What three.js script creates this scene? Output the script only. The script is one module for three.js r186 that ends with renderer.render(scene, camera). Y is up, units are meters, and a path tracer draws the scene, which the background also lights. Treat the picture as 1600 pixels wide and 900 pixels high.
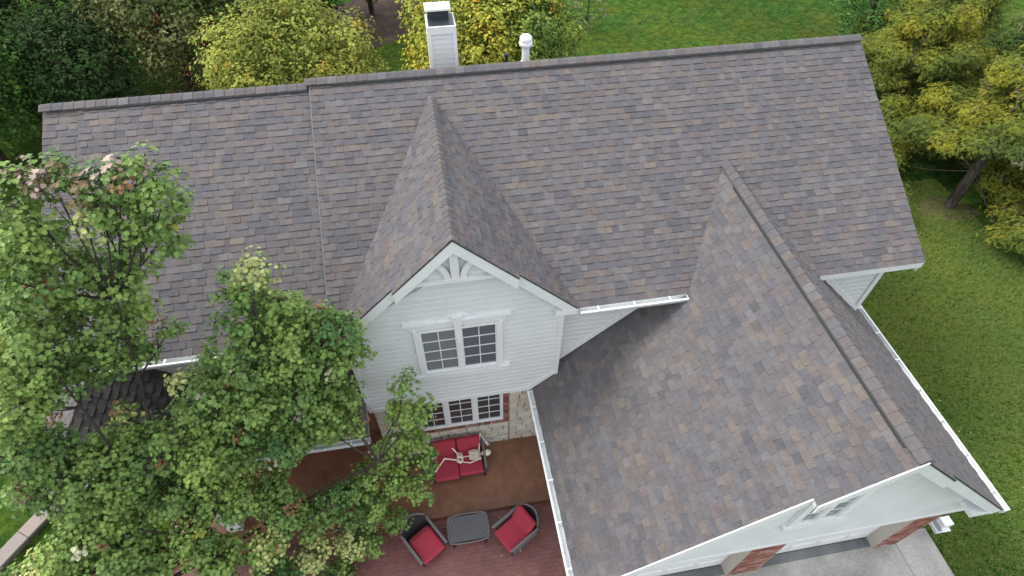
import * as THREE from 'three';
import { mergeGeometries } from 'three/addons/utils/BufferGeometryUtils.js';
import { RoundedBoxGeometry } from 'three/addons/geometries/RoundedBoxGeometry.js';

// ============================================================ camera, sky, sun, exposure
const scene = new THREE.Scene();
const camera = new THREE.PerspectiveCamera(53.3, 16 / 9, 0.1, 400);
camera.position.set(-0.9966, 14.559, 11.3327);
camera.rotation.set(-0.8582, -0.1746, 0.0079, 'YXZ');
camera.updateMatrixWorld(true);

const SUN = new THREE.Vector3(-0.62, 0.80, -0.28).normalize();
{
  const W = 256, H = 128, d = new Float32Array(W * H * 4), v = new THREE.Vector3();
  for (let j = 0; j < H; j++) for (let i = 0; i < W; i++) {
    const el = ((j + 0.5) / H - 0.5) * Math.PI, az = ((i + 0.5) / W - 0.5) * 2 * Math.PI;
    v.set(Math.cos(el) * Math.cos(az), Math.sin(el), Math.cos(el) * Math.sin(az));
    const up = Math.max(0, v.y), s = Math.max(0, v.dot(SUN));
    const L = v.y < -0.05 ? 0.25 : (0.92 + 0.12 * up + 0.6 * Math.pow(s, 6));
    const k = (j * W + i) * 4;
    d[k] = L * 0.95; d[k + 1] = L * 0.995; d[k + 2] = L * 1.08; d[k + 3] = 1;
  }
  const t = new THREE.DataTexture(d, W, H, THREE.RGBAFormat, THREE.FloatType);
  t.mapping = THREE.EquirectangularReflectionMapping; t.magFilter = THREE.LinearFilter; t.minFilter = THREE.LinearFilter;
  t.needsUpdate = true;
  scene.background = t; scene.environment = t; scene.environmentIntensity = 1;
}
const sun = new THREE.DirectionalLight(new THREE.Color(1, 0.965, 0.9), 2.0);
sun.position.copy(SUN).multiplyScalar(60); sun.castShadow = true; sun.shadow.radius = 32;
sun.shadow.mapSize.set(2048, 2048);
Object.assign(sun.shadow.camera, { left: -34, right: 34, top: 34, bottom: -34, near: 1, far: 140 });
scene.add(sun, sun.target);

const renderer = new THREE.WebGLRenderer({ antialias: true });
renderer.setSize(1024, 576);
renderer.toneMapping = THREE.LinearToneMapping;
renderer.toneMappingExposure = 1.5;
renderer.shadowMap.enabled = true;

// ============================================================ helpers
function rng(seed) { let a = seed >>> 0; return () => { a = (a + 0x6D2B79F5) >>> 0; let t = a; t = Math.imul(t ^ (t >>> 15), t | 1); t ^= t + Math.imul(t ^ (t >>> 7), t | 61); return ((t ^ (t >>> 14)) >>> 0) / 4294967296; }; }
const R0 = rng(7);
const rr = (r, a, b) => a + (b - a) * r();
function hash3(x, y, z) { let h = Math.imul(x | 0, 374761393) ^ Math.imul(y | 0, 668265263) ^ Math.imul(z | 0, 1274126177); h = Math.imul(h ^ (h >>> 13), 1274126177); return ((h ^ (h >>> 16)) >>> 0) / 4294967296; }
function noise3(x, y, z) {
  const xi = Math.floor(x), yi = Math.floor(y), zi = Math.floor(z); let fx = x - xi, fy = y - yi, fz = z - zi;
  fx = fx * fx * (3 - 2 * fx); fy = fy * fy * (3 - 2 * fy); fz = fz * fz * (3 - 2 * fz);
  const L = (a, b, t) => a + (b - a) * t, h = (i, j, k) => hash3(xi + i, yi + j, zi + k);
  return L(L(L(h(0, 0, 0), h(1, 0, 0), fx), L(h(0, 1, 0), h(1, 1, 0), fx), fy), L(L(h(0, 0, 1), h(1, 0, 1), fx), L(h(0, 1, 1), h(1, 1, 1), fx), fy), fz);
}
// tiling 2-D noise, period in cells
function tnoise(x, y, per, seed) {
  const xi = Math.floor(x), yi = Math.floor(y); let fx = x - xi, fy = y - yi; fx = fx * fx * (3 - 2 * fx); fy = fy * fy * (3 - 2 * fy);
  const m = (a) => ((a % per) + per) % per, h = (i, j) => hash3(m(xi + i), m(yi + j), seed);
  return (h(0, 0) * (1 - fx) + h(1, 0) * fx) * (1 - fy) + (h(0, 1) * (1 - fx) + h(1, 1) * fx) * fy;
}
function tex(size, metres, fn, srgb = true) {      // fn(u, v) -> [r,g,b] 0..1 (as stored)
  const d = new Uint8Array(size * size * 4);
  for (let j = 0; j < size; j++) for (let i = 0; i < size; i++) {
    const c = fn(i / size, j / size), k = (j * size + i) * 4;
    d[k] = Math.max(0, Math.min(255, c[0] * 255)); d[k + 1] = Math.max(0, Math.min(255, c[1] * 255)); d[k + 2] = Math.max(0, Math.min(255, c[2] * 255)); d[k + 3] = 255;
  }
  const t = new THREE.DataTexture(d, size, size, THREE.RGBAFormat); t.wrapS = t.wrapT = THREE.RepeatWrapping;
  t.magFilter = THREE.LinearFilter; t.minFilter = THREE.LinearMipmapLinearFilter; t.generateMipmaps = true;
  if (srgb) t.colorSpace = THREE.SRGBColorSpace; t.repeat.set(1 / metres, 1 / metres); t.needsUpdate = true; return t;
}
const fb = (u, v, base, oct, seed) => { let s = 0, a = 0.5, n = 0, p = base; for (let o = 0; o < oct; o++) { s += a * tnoise(u * p, v * p, p, seed + o); n += a; a *= 0.6; p *= 2; } return s / n; };
const lin = (r, g, b) => new THREE.Color().setRGB(r, g, b);

const texGrain = tex(512, 0.9, (u, v) => { const g = 0.84 + 0.22 * (fb(u, v, 128, 2, 3) - 0.5) + 0.16 * (fb(u, v, 12, 4, 9) - 0.5); return [g, g, g]; });
const texFine = tex(512, 2.3, (u, v) => { const g = 0.93 + 0.08 * (fb(u, v, 5, 6, 21) - 0.5) + 0.05 * (fb(u, v, 120, 2, 25) - 0.5); return [g, g, g]; });
const texStain = tex(512, 3.1, (u, v) => { const n = fb(u, v, 4, 6, 41), m = fb(u, v, 16, 4, 47); const g = 0.62 + 0.5 * (n - 0.5) + 0.35 * (m - 0.5) + 0.14; return [g + 0.05 * (m - .5), g, g - 0.06 * (n - .5)]; });
const texSoft = tex(512, 3.1, (u, v) => { const n = fb(u, v, 4, 6, 43), m = fb(u, v, 24, 4, 49); const g = 0.84 + 0.26 * (n - 0.5) + 0.2 * (m - 0.5); return [g, g, g - 0.04 * (n - .5)]; });
const texCon = tex(512, 4.2, (u, v) => { const n = fb(u, v, 3, 6, 61), f = fb(u, v, 150, 2, 67); const g = 0.8 + 0.55 * (n - 0.5) + 0.14 * (f - 0.5); return [g, g, g]; });
const texWeave = tex(128, 0.12, (u, v) => { const a = Math.abs(Math.sin(u * Math.PI * 8)), b = Math.abs(Math.sin(v * Math.PI * 8)); const g = 0.45 + 0.5 * ((Math.floor(u * 8) + Math.floor(v * 8)) % 2 ? a : b); return [g, g, g]; });
const texBark = tex(256, 0.6, (u, v) => { const n = fb(u, v, 8, 5, 71); const g = 0.45 + 0.9 * (n - 0.4); return [g, g * 0.97, g * 0.93]; });

const std = (c, rough = 0.85, o = {}) => new THREE.MeshStandardMaterial({ color: c, roughness: rough, ...o });
const M = {
  shingle: std(0xffffff, 0.95, { vertexColors: true, map: texGrain, bumpMap: texGrain, bumpScale: 0.002 }),
  white: std(lin(0.86, 0.88, 0.87), 0.45, { map: texFine }),
  trim: std(lin(0.84, 0.85, 0.84), 0.5, { map: texFine }),
  siding: std(lin(0.755, 0.775, 0.765), 0.5, { map: texFine }),
  sidingB: std(lin(0.575, 0.60, 0.595), 0.55, { map: texFine }),
  jamb: std(lin(0.55, 0.50, 0.43), 0.7, { map: texFine }),
  deck: std(lin(0.2, 0.18, 0.175), 0.9),
  under: std(lin(0.05, 0.05, 0.05), 0.95),
  soffit: std(lin(0.6, 0.6, 0.58), 0.7),
  glass: new THREE.MeshPhysicalMaterial({ color: lin(0.04, 0.042, 0.048), roughness: 0.06, metalness: 0, ior: 1.5, specularIntensity: 1 }),
  glassGrey: new THREE.MeshPhysicalMaterial({ color: lin(0.165, 0.185, 0.2), roughness: 0.08, ior: 1.5 }),  // grey of blinds and sky reflection put into the pane colour
  glassMid: new THREE.MeshPhysicalMaterial({ color: lin(0.10, 0.112, 0.135), roughness: 0.06, ior: 1.5 }),  // darker pane, its bluish sky reflection also put into the colour
  mortar: std(lin(0.36, 0.33, 0.29), 0.95, { map: texFine }),
  brick: std(0xffffff, 0.9, { vertexColors: true, map: texFine }),
  stone: std(0xffffff, 0.9, { vertexColors: true, map: texFine }),
  stain: std(lin(0.31, 0.14, 0.08), 0.45, { map: texSoft, bumpMap: texFine, bumpScale: 0.002 }),
  paver: std(0xffffff, 0.55, { vertexColors: true, map: texSoft }),
  con: std(lin(0.56, 0.54, 0.49), 0.85, { map: texCon }),
  metalDark: std(lin(0.06, 0.07, 0.08), 0.35, { metalness: 0.5 }),
  steel: std(lin(0.5, 0.52, 0.54), 0.3, { metalness: 0.8 }),
  pipe: std(lin(0.78, 0.78, 0.77), 0.4),
  black: std(lin(0.012, 0.012, 0.014), 0.6),
  red: std(lin(0.42, 0.036, 0.062), 0.85, { map: texFine }),
  redShade: std(lin(0.2, 0.012, 0.025), 0.85, { map: texFine }),  // cushion red darkened to paint the shade at the seat rear
  wicker: std(lin(0.10, 0.092, 0.09), 0.7, { map: texWeave, bumpMap: texWeave, bumpScale: 0.004 }),
  wickerDark: std(lin(0.045, 0.035, 0.032), 0.75, { map: texWeave, bumpMap: texWeave, bumpScale: 0.004 }),
  wickerRim: std(lin(0.15, 0.14, 0.14), 0.65),
  bone: std(lin(0.74, 0.68, 0.56), 0.55),
  boneHole: std(lin(0.03, 0.025, 0.02), 0.9),
  bark: std(lin(0.16, 0.13, 0.10), 0.95, { map: texBark, bumpMap: texBark, bumpScale: 0.02 }),
  barkGrey: std(lin(0.2, 0.17, 0.14), 0.95, { map: texBark, bumpMap: texBark, bumpScale: 0.01 }),
  mulch: std(lin(0.10, 0.058, 0.038), 1, { map: texStain }),
};

const names = {};
function numbered(n) { const k = names[n] = (names[n] ?? -1) + 1; return k ? `${n}_${String(k).padStart(3, '0')}` : n; }
function shade(o) { o.castShadow = o.receiveShadow = true; return o; }
function metricUV(g) {          // uv in metres along the face's dominant plane
  if (g.index) g = g.toNonIndexed();
  g.computeVertexNormals();
  const p = g.attributes.position, n = g.attributes.normal, uv = new Float32Array(p.count * 2);
  for (let i = 0; i < p.count; i += 3) {
    const a = Math.abs(n.getX(i) + n.getX(i + 1) + n.getX(i + 2)), b = Math.abs(n.getY(i) + n.getY(i + 1) + n.getY(i + 2)), c = Math.abs(n.getZ(i) + n.getZ(i + 1) + n.getZ(i + 2));
    for (let k = i; k < i + 3; k++) {
      const x = p.getX(k), y = p.getY(k), z = p.getZ(k);
      if (b >= a && b >= c) { uv[2 * k] = x; uv[2 * k + 1] = z; } else if (a >= c) { uv[2 * k] = z; uv[2 * k + 1] = y; } else { uv[2 * k] = x; uv[2 * k + 1] = y; }
    }
  }
  g.setAttribute('uv', new THREE.BufferAttribute(uv, 2));
  return g;
}
function merge(list) { list = list.map((g) => { g = g.index ? g.toNonIndexed() : g; for (const k of Object.keys(g.attributes)) if (!['position', 'normal', 'uv', 'color'].includes(k)) g.deleteAttribute(k); return g; }); return list.length === 1 ? list[0] : mergeGeometries(list, false); }
function obj(name, list, mat, parent, smooth) {
  let g = merge(Array.isArray(list) ? list : [list]);
  if (!smooth) g = metricUV(g);
  const m = shade(new THREE.Mesh(g, mat)); m.name = numbered(name);
  if (parent) parent.add(m); return m;
}
function thing(name, label, category, pos = [0, 0, 0], turn = 0, group) {
  const o = new THREE.Group(); o.name = numbered(name); o.position.set(...pos); o.rotation.y = turn;
  o.userData = { label, category }; if (group) o.userData.group = group; scene.add(o); return o;
}
function tag(o, label, category, group) { o.userData.label = label; o.userData.category = category; if (group) o.userData.group = group; return o; }
function struct(name, list, mat, label) { const m = obj(name, list, mat, scene); m.userData.kind = 'structure'; m.userData.label = label; return m; }
const box = (cx, cy, cz, sx, sy, sz) => new THREE.BoxGeometry(sx, sy, sz).translate(cx, cy, cz);
const bx = (x0, x1, y0, y1, z0, z1) => box((x0 + x1) / 2, (y0 + y1) / 2, (z0 + z1) / 2, x1 - x0, y1 - y0, z1 - z0);
const rbox = (cx, cy, cz, sx, sy, sz, r = 0.03, s = 3) => new RoundedBoxGeometry(sx, sy, sz, s, r).translate(cx, cy, cz);
function extr(pts, z0, z1) {   // polygon in xy extruded from z0 to z1
  const s = new THREE.Shape(pts.map((p) => new THREE.Vector2(p[0], p[1])));
  return new THREE.ExtrudeGeometry(s, { depth: z1 - z0, bevelEnabled: false }).translate(0, 0, z0);
}
function slab(pts, off) {      // convex 3-D polygon swept by the vector off
  const P = [], n = pts.length, q = pts.map((p) => [p[0] + off[0], p[1] + off[1], p[2] + off[2]]);
  const tri = (a, b, c) => P.push(...a, ...b, ...c);
  const nrm = new THREE.Vector3(); for (let i = 0; i < n; i++) { const a = pts[i], b = pts[(i + 1) % n]; nrm.x += (a[1] - b[1]) * (a[2] + b[2]); nrm.y += (a[2] - b[2]) * (a[0] + b[0]); nrm.z += (a[0] - b[0]) * (a[1] + b[1]); }
  const flip = nrm.dot(new THREE.Vector3(...off)) > 0;
  const T = (a, b, c) => flip ? tri(a, c, b) : tri(a, b, c);
  for (let i = 1; i < n - 1; i++) { T(pts[0], pts[i], pts[i + 1]); T(q[0], q[i + 1], q[i]); }
  for (let i = 0; i < n; i++) { const j = (i + 1) % n; T(pts[i], q[i], q[j]); T(pts[i], q[j], pts[j]); }
  const g = new THREE.BufferGeometry(); g.setAttribute('position', new THREE.Float32BufferAttribute(P, 3)); g.setAttribute('uv', new THREE.Float32BufferAttribute(new Float32Array(P.length / 3 * 2), 2)); g.computeVertexNormals(); return g;
}
function bar(a, b, r0, r1 = r0, seg = 8) {
  const A = new THREE.Vector3(...a), B = new THREE.Vector3(...b), d = B.clone().sub(A), L = d.length();
  const g = new THREE.CylinderGeometry(r1, r0, L, seg, 1); g.applyQuaternion(new THREE.Quaternion().setFromUnitVectors(new THREE.Vector3(0, 1, 0), d.normalize())); g.translate((a[0] + b[0]) / 2, (a[1] + b[1]) / 2, (a[2] + b[2]) / 2); return g;
}
function tube(pts, r, seg = 12, rad = 6, closed = false) { return new THREE.TubeGeometry(new THREE.CatmullRomCurve3(pts.map((p) => new THREE.Vector3(...p)), closed), seg, r, rad, closed); }
function limb(pts, r0, r1, seg, rad = 7) {   // tapering tube
  const c = new THREE.CatmullRomCurve3(pts.map((p) => new THREE.Vector3(...p))); const g = new THREE.TubeGeometry(c, seg, 1, rad);
  const p = g.attributes.position;
  for (let i = 0; i <= seg; i++) { const cc = c.getPointAt(i / seg), r = r0 + (r1 - r0) * (i / seg); for (let j = 0; j <= rad; j++) { const k = i * (rad + 1) + j; p.setXYZ(k, cc.x + (p.getX(k) - cc.x) * r, cc.y + (p.getY(k) - cc.y) * r, cc.z + (p.getZ(k) - cc.z) * r); } }
  g.computeVertexNormals(); return g;
}
function tint(g, c) { if (g.index) g = g.toNonIndexed(); const n = g.attributes.position.count, a = new Float32Array(n * 3); for (let i = 0; i < n; i++) { a[3 * i] = c[0]; a[3 * i + 1] = c[1]; a[3 * i + 2] = c[2]; } g.setAttribute('color', new THREE.BufferAttribute(a, 3)); return g; }
function toPx(p) { const v = p.clone().project(camera); return [(v.x + 1) * 512, (1 - v.y) * 288]; }

// ============================================================ ground
const lawnTex = tex(1024, 5, (u, v) => {
  const f = 0.5 + 0.75 * (fb(u, v, 256, 2, 101) - 0.5), m = fb(u, v, 24, 4, 107), l = fb(u, v, 5, 3, 113);
  const g = 0.62 + 0.55 * (f - 0.5) + 0.42 * (m - 0.5), y = 0.3 * (l - 0.5) + 0.26 * (m - 0.5);
  return [g * (0.86 + y), g, g * (0.72 - 0.4 * y)];
});
M.lawn = new THREE.MeshPhysicalMaterial({ color: 0xffffff, roughness: 1, specularIntensity: 0.1, vertexColors: true, map: lawnTex, bumpMap: lawnTex, bumpScale: 0.03 });
{
  const g = new THREE.PlaneGeometry(260, 260, 260, 260); g.rotateX(-Math.PI / 2);
  const p = g.attributes.position, c = new Float32Array(p.count * 3), uv = g.attributes.uv;
  for (let i = 0; i < p.count; i++) {
    const x = p.getX(i), z = p.getZ(i), dry = Math.max(0, noise3(x * 0.55 + 40, 2, z * 0.55) * 0.6 + noise3(x * 1.7, 8, z * 1.7) * 0.5 - 0.62) * 2.2, n = noise3(x * 0.35, 3, z * 0.35) - 0.5, n2 = noise3(x * 0.12, 9, z * 0.12) - 0.5;
    const b = 1 + 0.25 * n + 0.25 * n2;
    c[3 * i] = (0.145 + 0.09 * dry) * b * (1 + 0.35 * n2); c[3 * i + 1] = (0.212 + 0.01 * dry) * b; c[3 * i + 2] = (0.062 + 0.03 * dry) * b; uv.setXY(i, x, z);
  }
  g.setAttribute('color', new THREE.BufferAttribute(c, 3));
  const m = shade(new THREE.Mesh(g, M.lawn)); m.name = 'lawn'; m.userData = { kind: 'structure', label: 'mown green lawn around the house' }; scene.add(m);
}
function blob(cx, cz, rx, rz, y, seed, n = 40) {   // irregular flat patch
  const pts = []; for (let i = 0; i < n; i++) { const a = i / n * Math.PI * 2, k = 0.8 + 0.4 * noise3(Math.cos(a) * 2 + seed, seed, Math.sin(a) * 2); pts.push([cx + rx * k * Math.cos(a), -(cz + rz * k * Math.sin(a))]); }
  return new THREE.ShapeGeometry(new THREE.Shape(pts.map((p) => new THREE.Vector2(...p)))).rotateX(-Math.PI / 2).translate(0, y, 0);
}
struct('mulch_bed', blob(-3.4, -21.8, 4.2, 2.9, 0.006, 3), M.mulch, 'brown mulch under the dark trees behind the round yellow tree');
struct('mulch_bed', blob(18.3, -2.3, 1.0, 0.75, 0.006, 5), std(lin(0.17, 0.12, 0.075), 1, { map: texStain }), 'round bare mulch ring at the cedar trunk');
struct('mulch_bed', blob(12.0, -23.6, 4, 1.1, 0.006, 8), std(lin(0.13, 0.10, 0.06), 1, { map: texStain }), 'bare brown strip at the far edge of the back lawn');
struct('mulch_bed', blob(-11.5, -13.2, 2.6, 1.3, 0.006, 12), std(lin(0.08, 0.058, 0.04), 1, { map: texStain }), 'leaf litter at the edge of the dark wood');

// driveway: two slabs, a joint between
struct('driveway', [bx(0.75, 8.985, -0.12, 0.02, 8.2, 9.62), bx(0.75, 8.985, -0.12, 0.02, 9.635, 16), bx(9.0, 9.93, -0.12, 0.016, 8.34, 16)], M.con, 'pale concrete driveway in front of the garage doors');
struct('driveway_apron', [bx(1.6, 8.36, -0.1, 0.024, 8.15, 8.52)], std(lin(0.24, 0.25, 0.25), 0.8, { map: texCon }), 'darker concrete strip along the garage doors');  // slab in a darker tone than the driveway
struct('path', [bx(-11.7, -10.6, -0.1, 0.012, 3.1, 4.3)], M.con, 'concrete path at the left of the house');

// patio : upper stained slab and lower brick-patterned floor, a step between them
struct('porch_floor', [rbox(-3.65, 0.06, 4.82, 9.3, 0.28, 2.7, 0.015, 2)], M.stain, 'stained brown concrete porch floor under the loveseat');
{
  const base = struct('patio', [bx(-8.3, 1.0, -0.12, 0.012, 6.171, 11)], std(lin(0.26, 0.105, 0.092), 0.8, { map: texSoft }), 'red stamped brick patio under the chairs');
  const r = rng(77), field = [];
  const bw = 0.205, bd = 0.1; let count = 0;
  for (let j = 0; j < 40; j++) for (let i = 0; i < 44; i++) {
    const border = i % 21 === 9;
    const x = 0.93 - i * bw - (j % 2) * bw / 2 + 0.05, z = 6.24 + j * bd;
    if (x < -8.1 || z > 10.4) continue;
    const k = rr(r, 0.93, 1.07), c = [0.29 * k, 0.115 * k * rr(r, 0.94, 1.08), 0.1 * k * rr(r, 0.94, 1.08)];
    const g = tint(bx(x - bw / 2 + 0.002, x + bw / 2 - 0.002, 0.0, 0.017 + rr(r, 0, 0.003), z - bd / 2 + 0.002, z + bd / 2 - 0.002), c);
    const P = toPx(new THREE.Vector3(x, 0, z));
    if (count < 280 && P[0] > 395 && P[1] < 590 && x < 0.7) { obj('paver', g, M.paver, base); count++; } else field.push(g);
  }
  const f = obj('paver_field', field, M.paver, base); f.userData.kind = 'stuff';
}

// ============================================================ the house
const house = thing('house', 'pale sided house with brown shingle roofs, front dormer and garage wing', 'house');
const xs = -3.22, xr = 8.962, xl = -8.284, m = 0.561, RY = 8.449, LY = 8.361, ze = 4.62, zl = 4.518, EY = RY - m * ze;
const D = { x: -0.812, y: 8.214, m: 1.008, zu: 4.80, zl: 4.69, w: 2.30, st: 1.10 };
const Gg = { x: 5.143, y: 7.191, m: 0.968, zu: 9.05, zl: 8.93, a: 4.413, b: 4.22, st: 1.14 };
const zMain = 4.27, zDorm = 4.53, zGar = 8.60;

// ---- shingles
const EXPO = 0.143;
const PAL = [[0.118, 0.118, 0.138, 20], [0.150, 0.143, 0.152, 20], [0.205, 0.165, 0.146, 11], [0.150, 0.122, 0.118, 17], [0.168, 0.146, 0.150, 18], [0.088, 0.090, 0.108, 8], [0.195, 0.182, 0.180, 10], [0.178, 0.132, 0.125, 5], [0.24, 0.19, 0.145, 2]];
const PT = PAL.reduce((s, p) => s + p[3], 0);
function tabColour(r) { let t = r() * PT, i = 0; while ((t -= PAL[i][3]) > 0) i++; const k = rr(r, 0.94, 1.06) * 1.08, q = 0.52, A = [0.155, 0.141, 0.141]; return [0, 1, 2].map((j) => (A[j] + (PAL[i][j] - A[j]) * q) * k); }
function clip(poly, a, b, c) {    // keep a*u + b*v <= c
  const out = []; for (let i = 0; i < poly.length; i++) { const p = poly[i], q = poly[(i + 1) % poly.length], dp = a * p[0] + b * p[1] - c, dq = a * q[0] + b * q[1] - c; if (dp <= 0) out.push(p); if ((dp < 0 && dq > 0) || (dp > 0 && dq < 0)) { const t = dp / (dp - dq); out.push([p[0] + (q[0] - p[0]) * t, p[1] + (q[1] - p[1]) * t]); } } return out;
}
const area = (P) => { let s = 0; for (let i = 0; i < P.length; i++) { const q = P[(i + 1) % P.length]; s += P[i][0] * q[1] - q[0] * P[i][1]; } return s / 2; };
function half(p, q) { const a = q[1] - p[1], b = -(q[0] - p[0]); return [a, b, a * p[0] + b * p[1]]; }   // inside of a ccw edge
function clipConvex(poly, C) { for (let i = 0; i < C.length && poly.length > 2; i++) poly = clip(poly, ...half(C[i], C[(i + 1) % C.length])); return poly; }
function minusConvex(poly, C) { let out = [], rest = poly; for (let i = 0; i < C.length && rest.length > 2; i++) { const h = half(C[i], C[(i + 1) % C.length]); const o = clip(rest, -h[0], -h[1], -h[2]); if (o.length > 2) out.push(o); rest = clip(rest, ...h); } return out; }
const allTabs = [];
// origin O, unit u along the courses, unit v up the slope; regions are convex ccw polygons in (u, v); holes are removed
function shingle(parent, O, u, v, regions, holes, seed) {
  const r = rng(seed), U = new THREE.Vector3(...u).normalize(), V = new THREE.Vector3(...v).normalize(), N = new THREE.Vector3().crossVectors(U, V).normalize(), o = new THREE.Vector3(...O);
  let u0 = 1e9, u1 = -1e9, v0 = 1e9, v1 = -1e9;
  regions = regions.map((P) => area(P) < 0 ? [...P].reverse() : P); holes = holes.map((P) => area(P) < 0 ? [...P].reverse() : P);
  for (const P of regions) for (const q of P) { u0 = Math.min(u0, q[0]); u1 = Math.max(u1, q[0]); v0 = Math.min(v0, q[1]); v1 = Math.max(v1, q[1]); }
  const rows = Math.ceil((v1 - v0) / EXPO);
  for (let k = 0; k < rows; k++) {
    let x = u0 - rr(r, 0, 0.3), hi = r() < 0.5, col = tabColour(r);
    const vb = v0 + k * EXPO;
    while (x < u1) {
      const w = hi ? rr(r, 0.12, 0.27) : rr(r, 0.11, 0.24), lo = vb - (hi ? 0.004 : 0) + rr(r, -0.002, 0.002);
      if (r() < 0.8) col = tabColour(r);
      const th = (hi ? 0.018 : 0.008) + rr(r, -0.001, 0.002);
      let polys = [[[x, lo], [x + w, lo], [x + w, vb + EXPO + 0.004], [x, vb + EXPO + 0.004]]];
      let outp = []; for (const P of polys) for (const Rg of regions) { const c = clipConvex(P, Rg); if (c.length > 2) outp.push(c); }
      for (const H of holes) { const nx = []; for (const P of outp) nx.push(...minusConvex(P, H)); outp = nx; }
      for (const P of outp) {
        if (Math.abs(area(P)) < 0.0004) continue;
        const pos = [], uv = [], up = (q) => { const h = th - (q[1] - vb) / EXPO * (th - 0.003); return o.clone().addScaledVector(U, q[0]).addScaledVector(V, q[1]).addScaledVector(N, h); }, dn = (q) => o.clone().addScaledVector(U, q[0]).addScaledVector(V, q[1]);
        const put = (a, qa) => { pos.push(a.x, a.y, a.z); uv.push(qa[0] + k * 0.37, qa[1] + seed * 0.31); };
        for (let i = 1; i < P.length - 1; i++) { put(up(P[0]), P[0]); put(up(P[i]), P[i]); put(up(P[i + 1]), P[i + 1]); }
        for (let i = 0; i < P.length; i++) { const a = P[i], b = P[(i + 1) % P.length]; if (a[1] > vb + EXPO * 0.95 && b[1] > vb + EXPO * 0.95) continue; put(dn(a), a); put(dn(b), b); put(up(b), b); put(dn(a), a); put(up(b), b); put(up(a), a); }
        const g = new THREE.BufferGeometry(); g.setAttribute('position', new THREE.Float32BufferAttribute(pos, 3)); g.setAttribute('uv', new THREE.Float32BufferAttribute(uv, 2)); g.computeVertexNormals(); tint(g, col);
        const px = P.map((q) => toPx(dn(q))); let inside = px.every((q) => q[0] > 0 && q[0] < 1024 && q[1] > 0 && q[1] < 576);
        allTabs.push({ g, parent, a: inside ? Math.abs(area(px)) : 0 });
      }
      x += w; hi = !hi || r() < 0.12;
    }
  }
}
const cosM = 1 / Math.hypot(1, m), cosD = 1 / Math.hypot(1, D.m), cosG = 1 / Math.hypot(1, Gg.m);

// roof decks (each roof face is a part; its shingles hang under it)
function deck(name, pts, t = 0.11, mat = M.soffit) { return obj(name, slab(pts, [0, -t, 0]), mat, house); }
// main roof, right section
const mainRoof = (() => { const q = (x0, x1, z) => slab([[x0, RY - m * z, z], [x1, RY - m * z, z], [x1, RY, 0], [x0, RY, 0]], [0, -0.11, 0]); return obj('main_roof', [q(xs, -3.0605, ze), q(-3.06, 1.24, 4.38), q(1.2405, xr, ze)], M.deck, house); })();
{
  const L = ze / cosM, U = (x) => x - xs, Vv = (z) => (ze - z) / cosM;
  const dz = (RY - D.y) / m, gz = (RY - Gg.y) / m, ex = (D.y - EY) / D.m, gx = (Gg.y - EY) / Gg.m;
  shingle(mainRoof, [xs, EY, ze], [1, 0, 0], [0, m, -1], [[[0, -0.02], [xr - xs + 0.02, -0.02], [xr - xs + 0.02, L], [0, L]]],
    [[[U(D.x - ex), Vv(ze + 0.05)], [U(D.x + ex), Vv(ze + 0.05)], [U(D.x), Vv(dz + .03)]], [[U(Gg.x - gx), Vv(ze)], [U(Gg.x + gx), Vv(ze)], [U(Gg.x), Vv(gz)]]], 11);
}
// main roof, left section (slightly lower) and its narrow end strip
const xq = -7.65;
const leftRoof = obj('left_roof', [slab([[xq, LY - m * zl, zl], [xs, LY - m * zl, zl], [xs, LY, 0], [xq, LY, 0]], [0, -0.11, 0]), slab([[xl, LY - m * zl - .03, zl], [xq - .001, LY - m * zl - .03, zl], [xq - .001, LY - .03, 0], [xl, LY - .03, 0]], [0, -0.08, 0])], M.deck, house);
shingle(leftRoof, [xl, LY - m * zl, zl], [1, 0, 0], [0, m, -1], [[[xq - xl, -0.02], [xs - xl, -0.02], [xs - xl, zl / cosM], [xq - xl, zl / cosM]]], [], 13);
shingle(leftRoof, [xl, LY - m * zl - 0.03, zl], [1, 0, 0], [0, m, -1], [[[-0.02, -0.02], [xq - xl, -0.02], [xq - xl, zl / cosM], [-0.02, zl / cosM]]], [], 14);
obj('drip_edge', [slab([[xs - 0.016, EY + 0.008, ze + 0.01], [xs + 0.0, EY + 0.008, ze + 0.01], [xs + 0.0, RY + 0.008, 0], [xs - 0.016, RY + 0.008, 0]], [0, -0.1, 0])], std(lin(0.17, 0.155, 0.15), 0.8), house);
// back slopes
const backRoof = deck('back_roof', [[xl, LY - m * zl, -zl], [xs, LY - m * zl, -zl], [xs, LY, 0], [xl, LY, 0]]);
obj('back_shingles', [tint(slab([[xl, LY - m * zl + .012, -zl], [xs, LY - m * zl + .012, -zl], [xs, LY + .012, 0], [xl, LY + .012, 0]], [0, -0.008, 0]), [0.17, 0.15, 0.15]), tint(slab([[xs, EY + .012, -ze], [xr, EY + .012, -ze], [xr, RY + .012, 0], [xs, RY + .012, 0]], [0, -0.1, 0]), [0.17, 0.15, 0.15])], M.shingle, backRoof);
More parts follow.
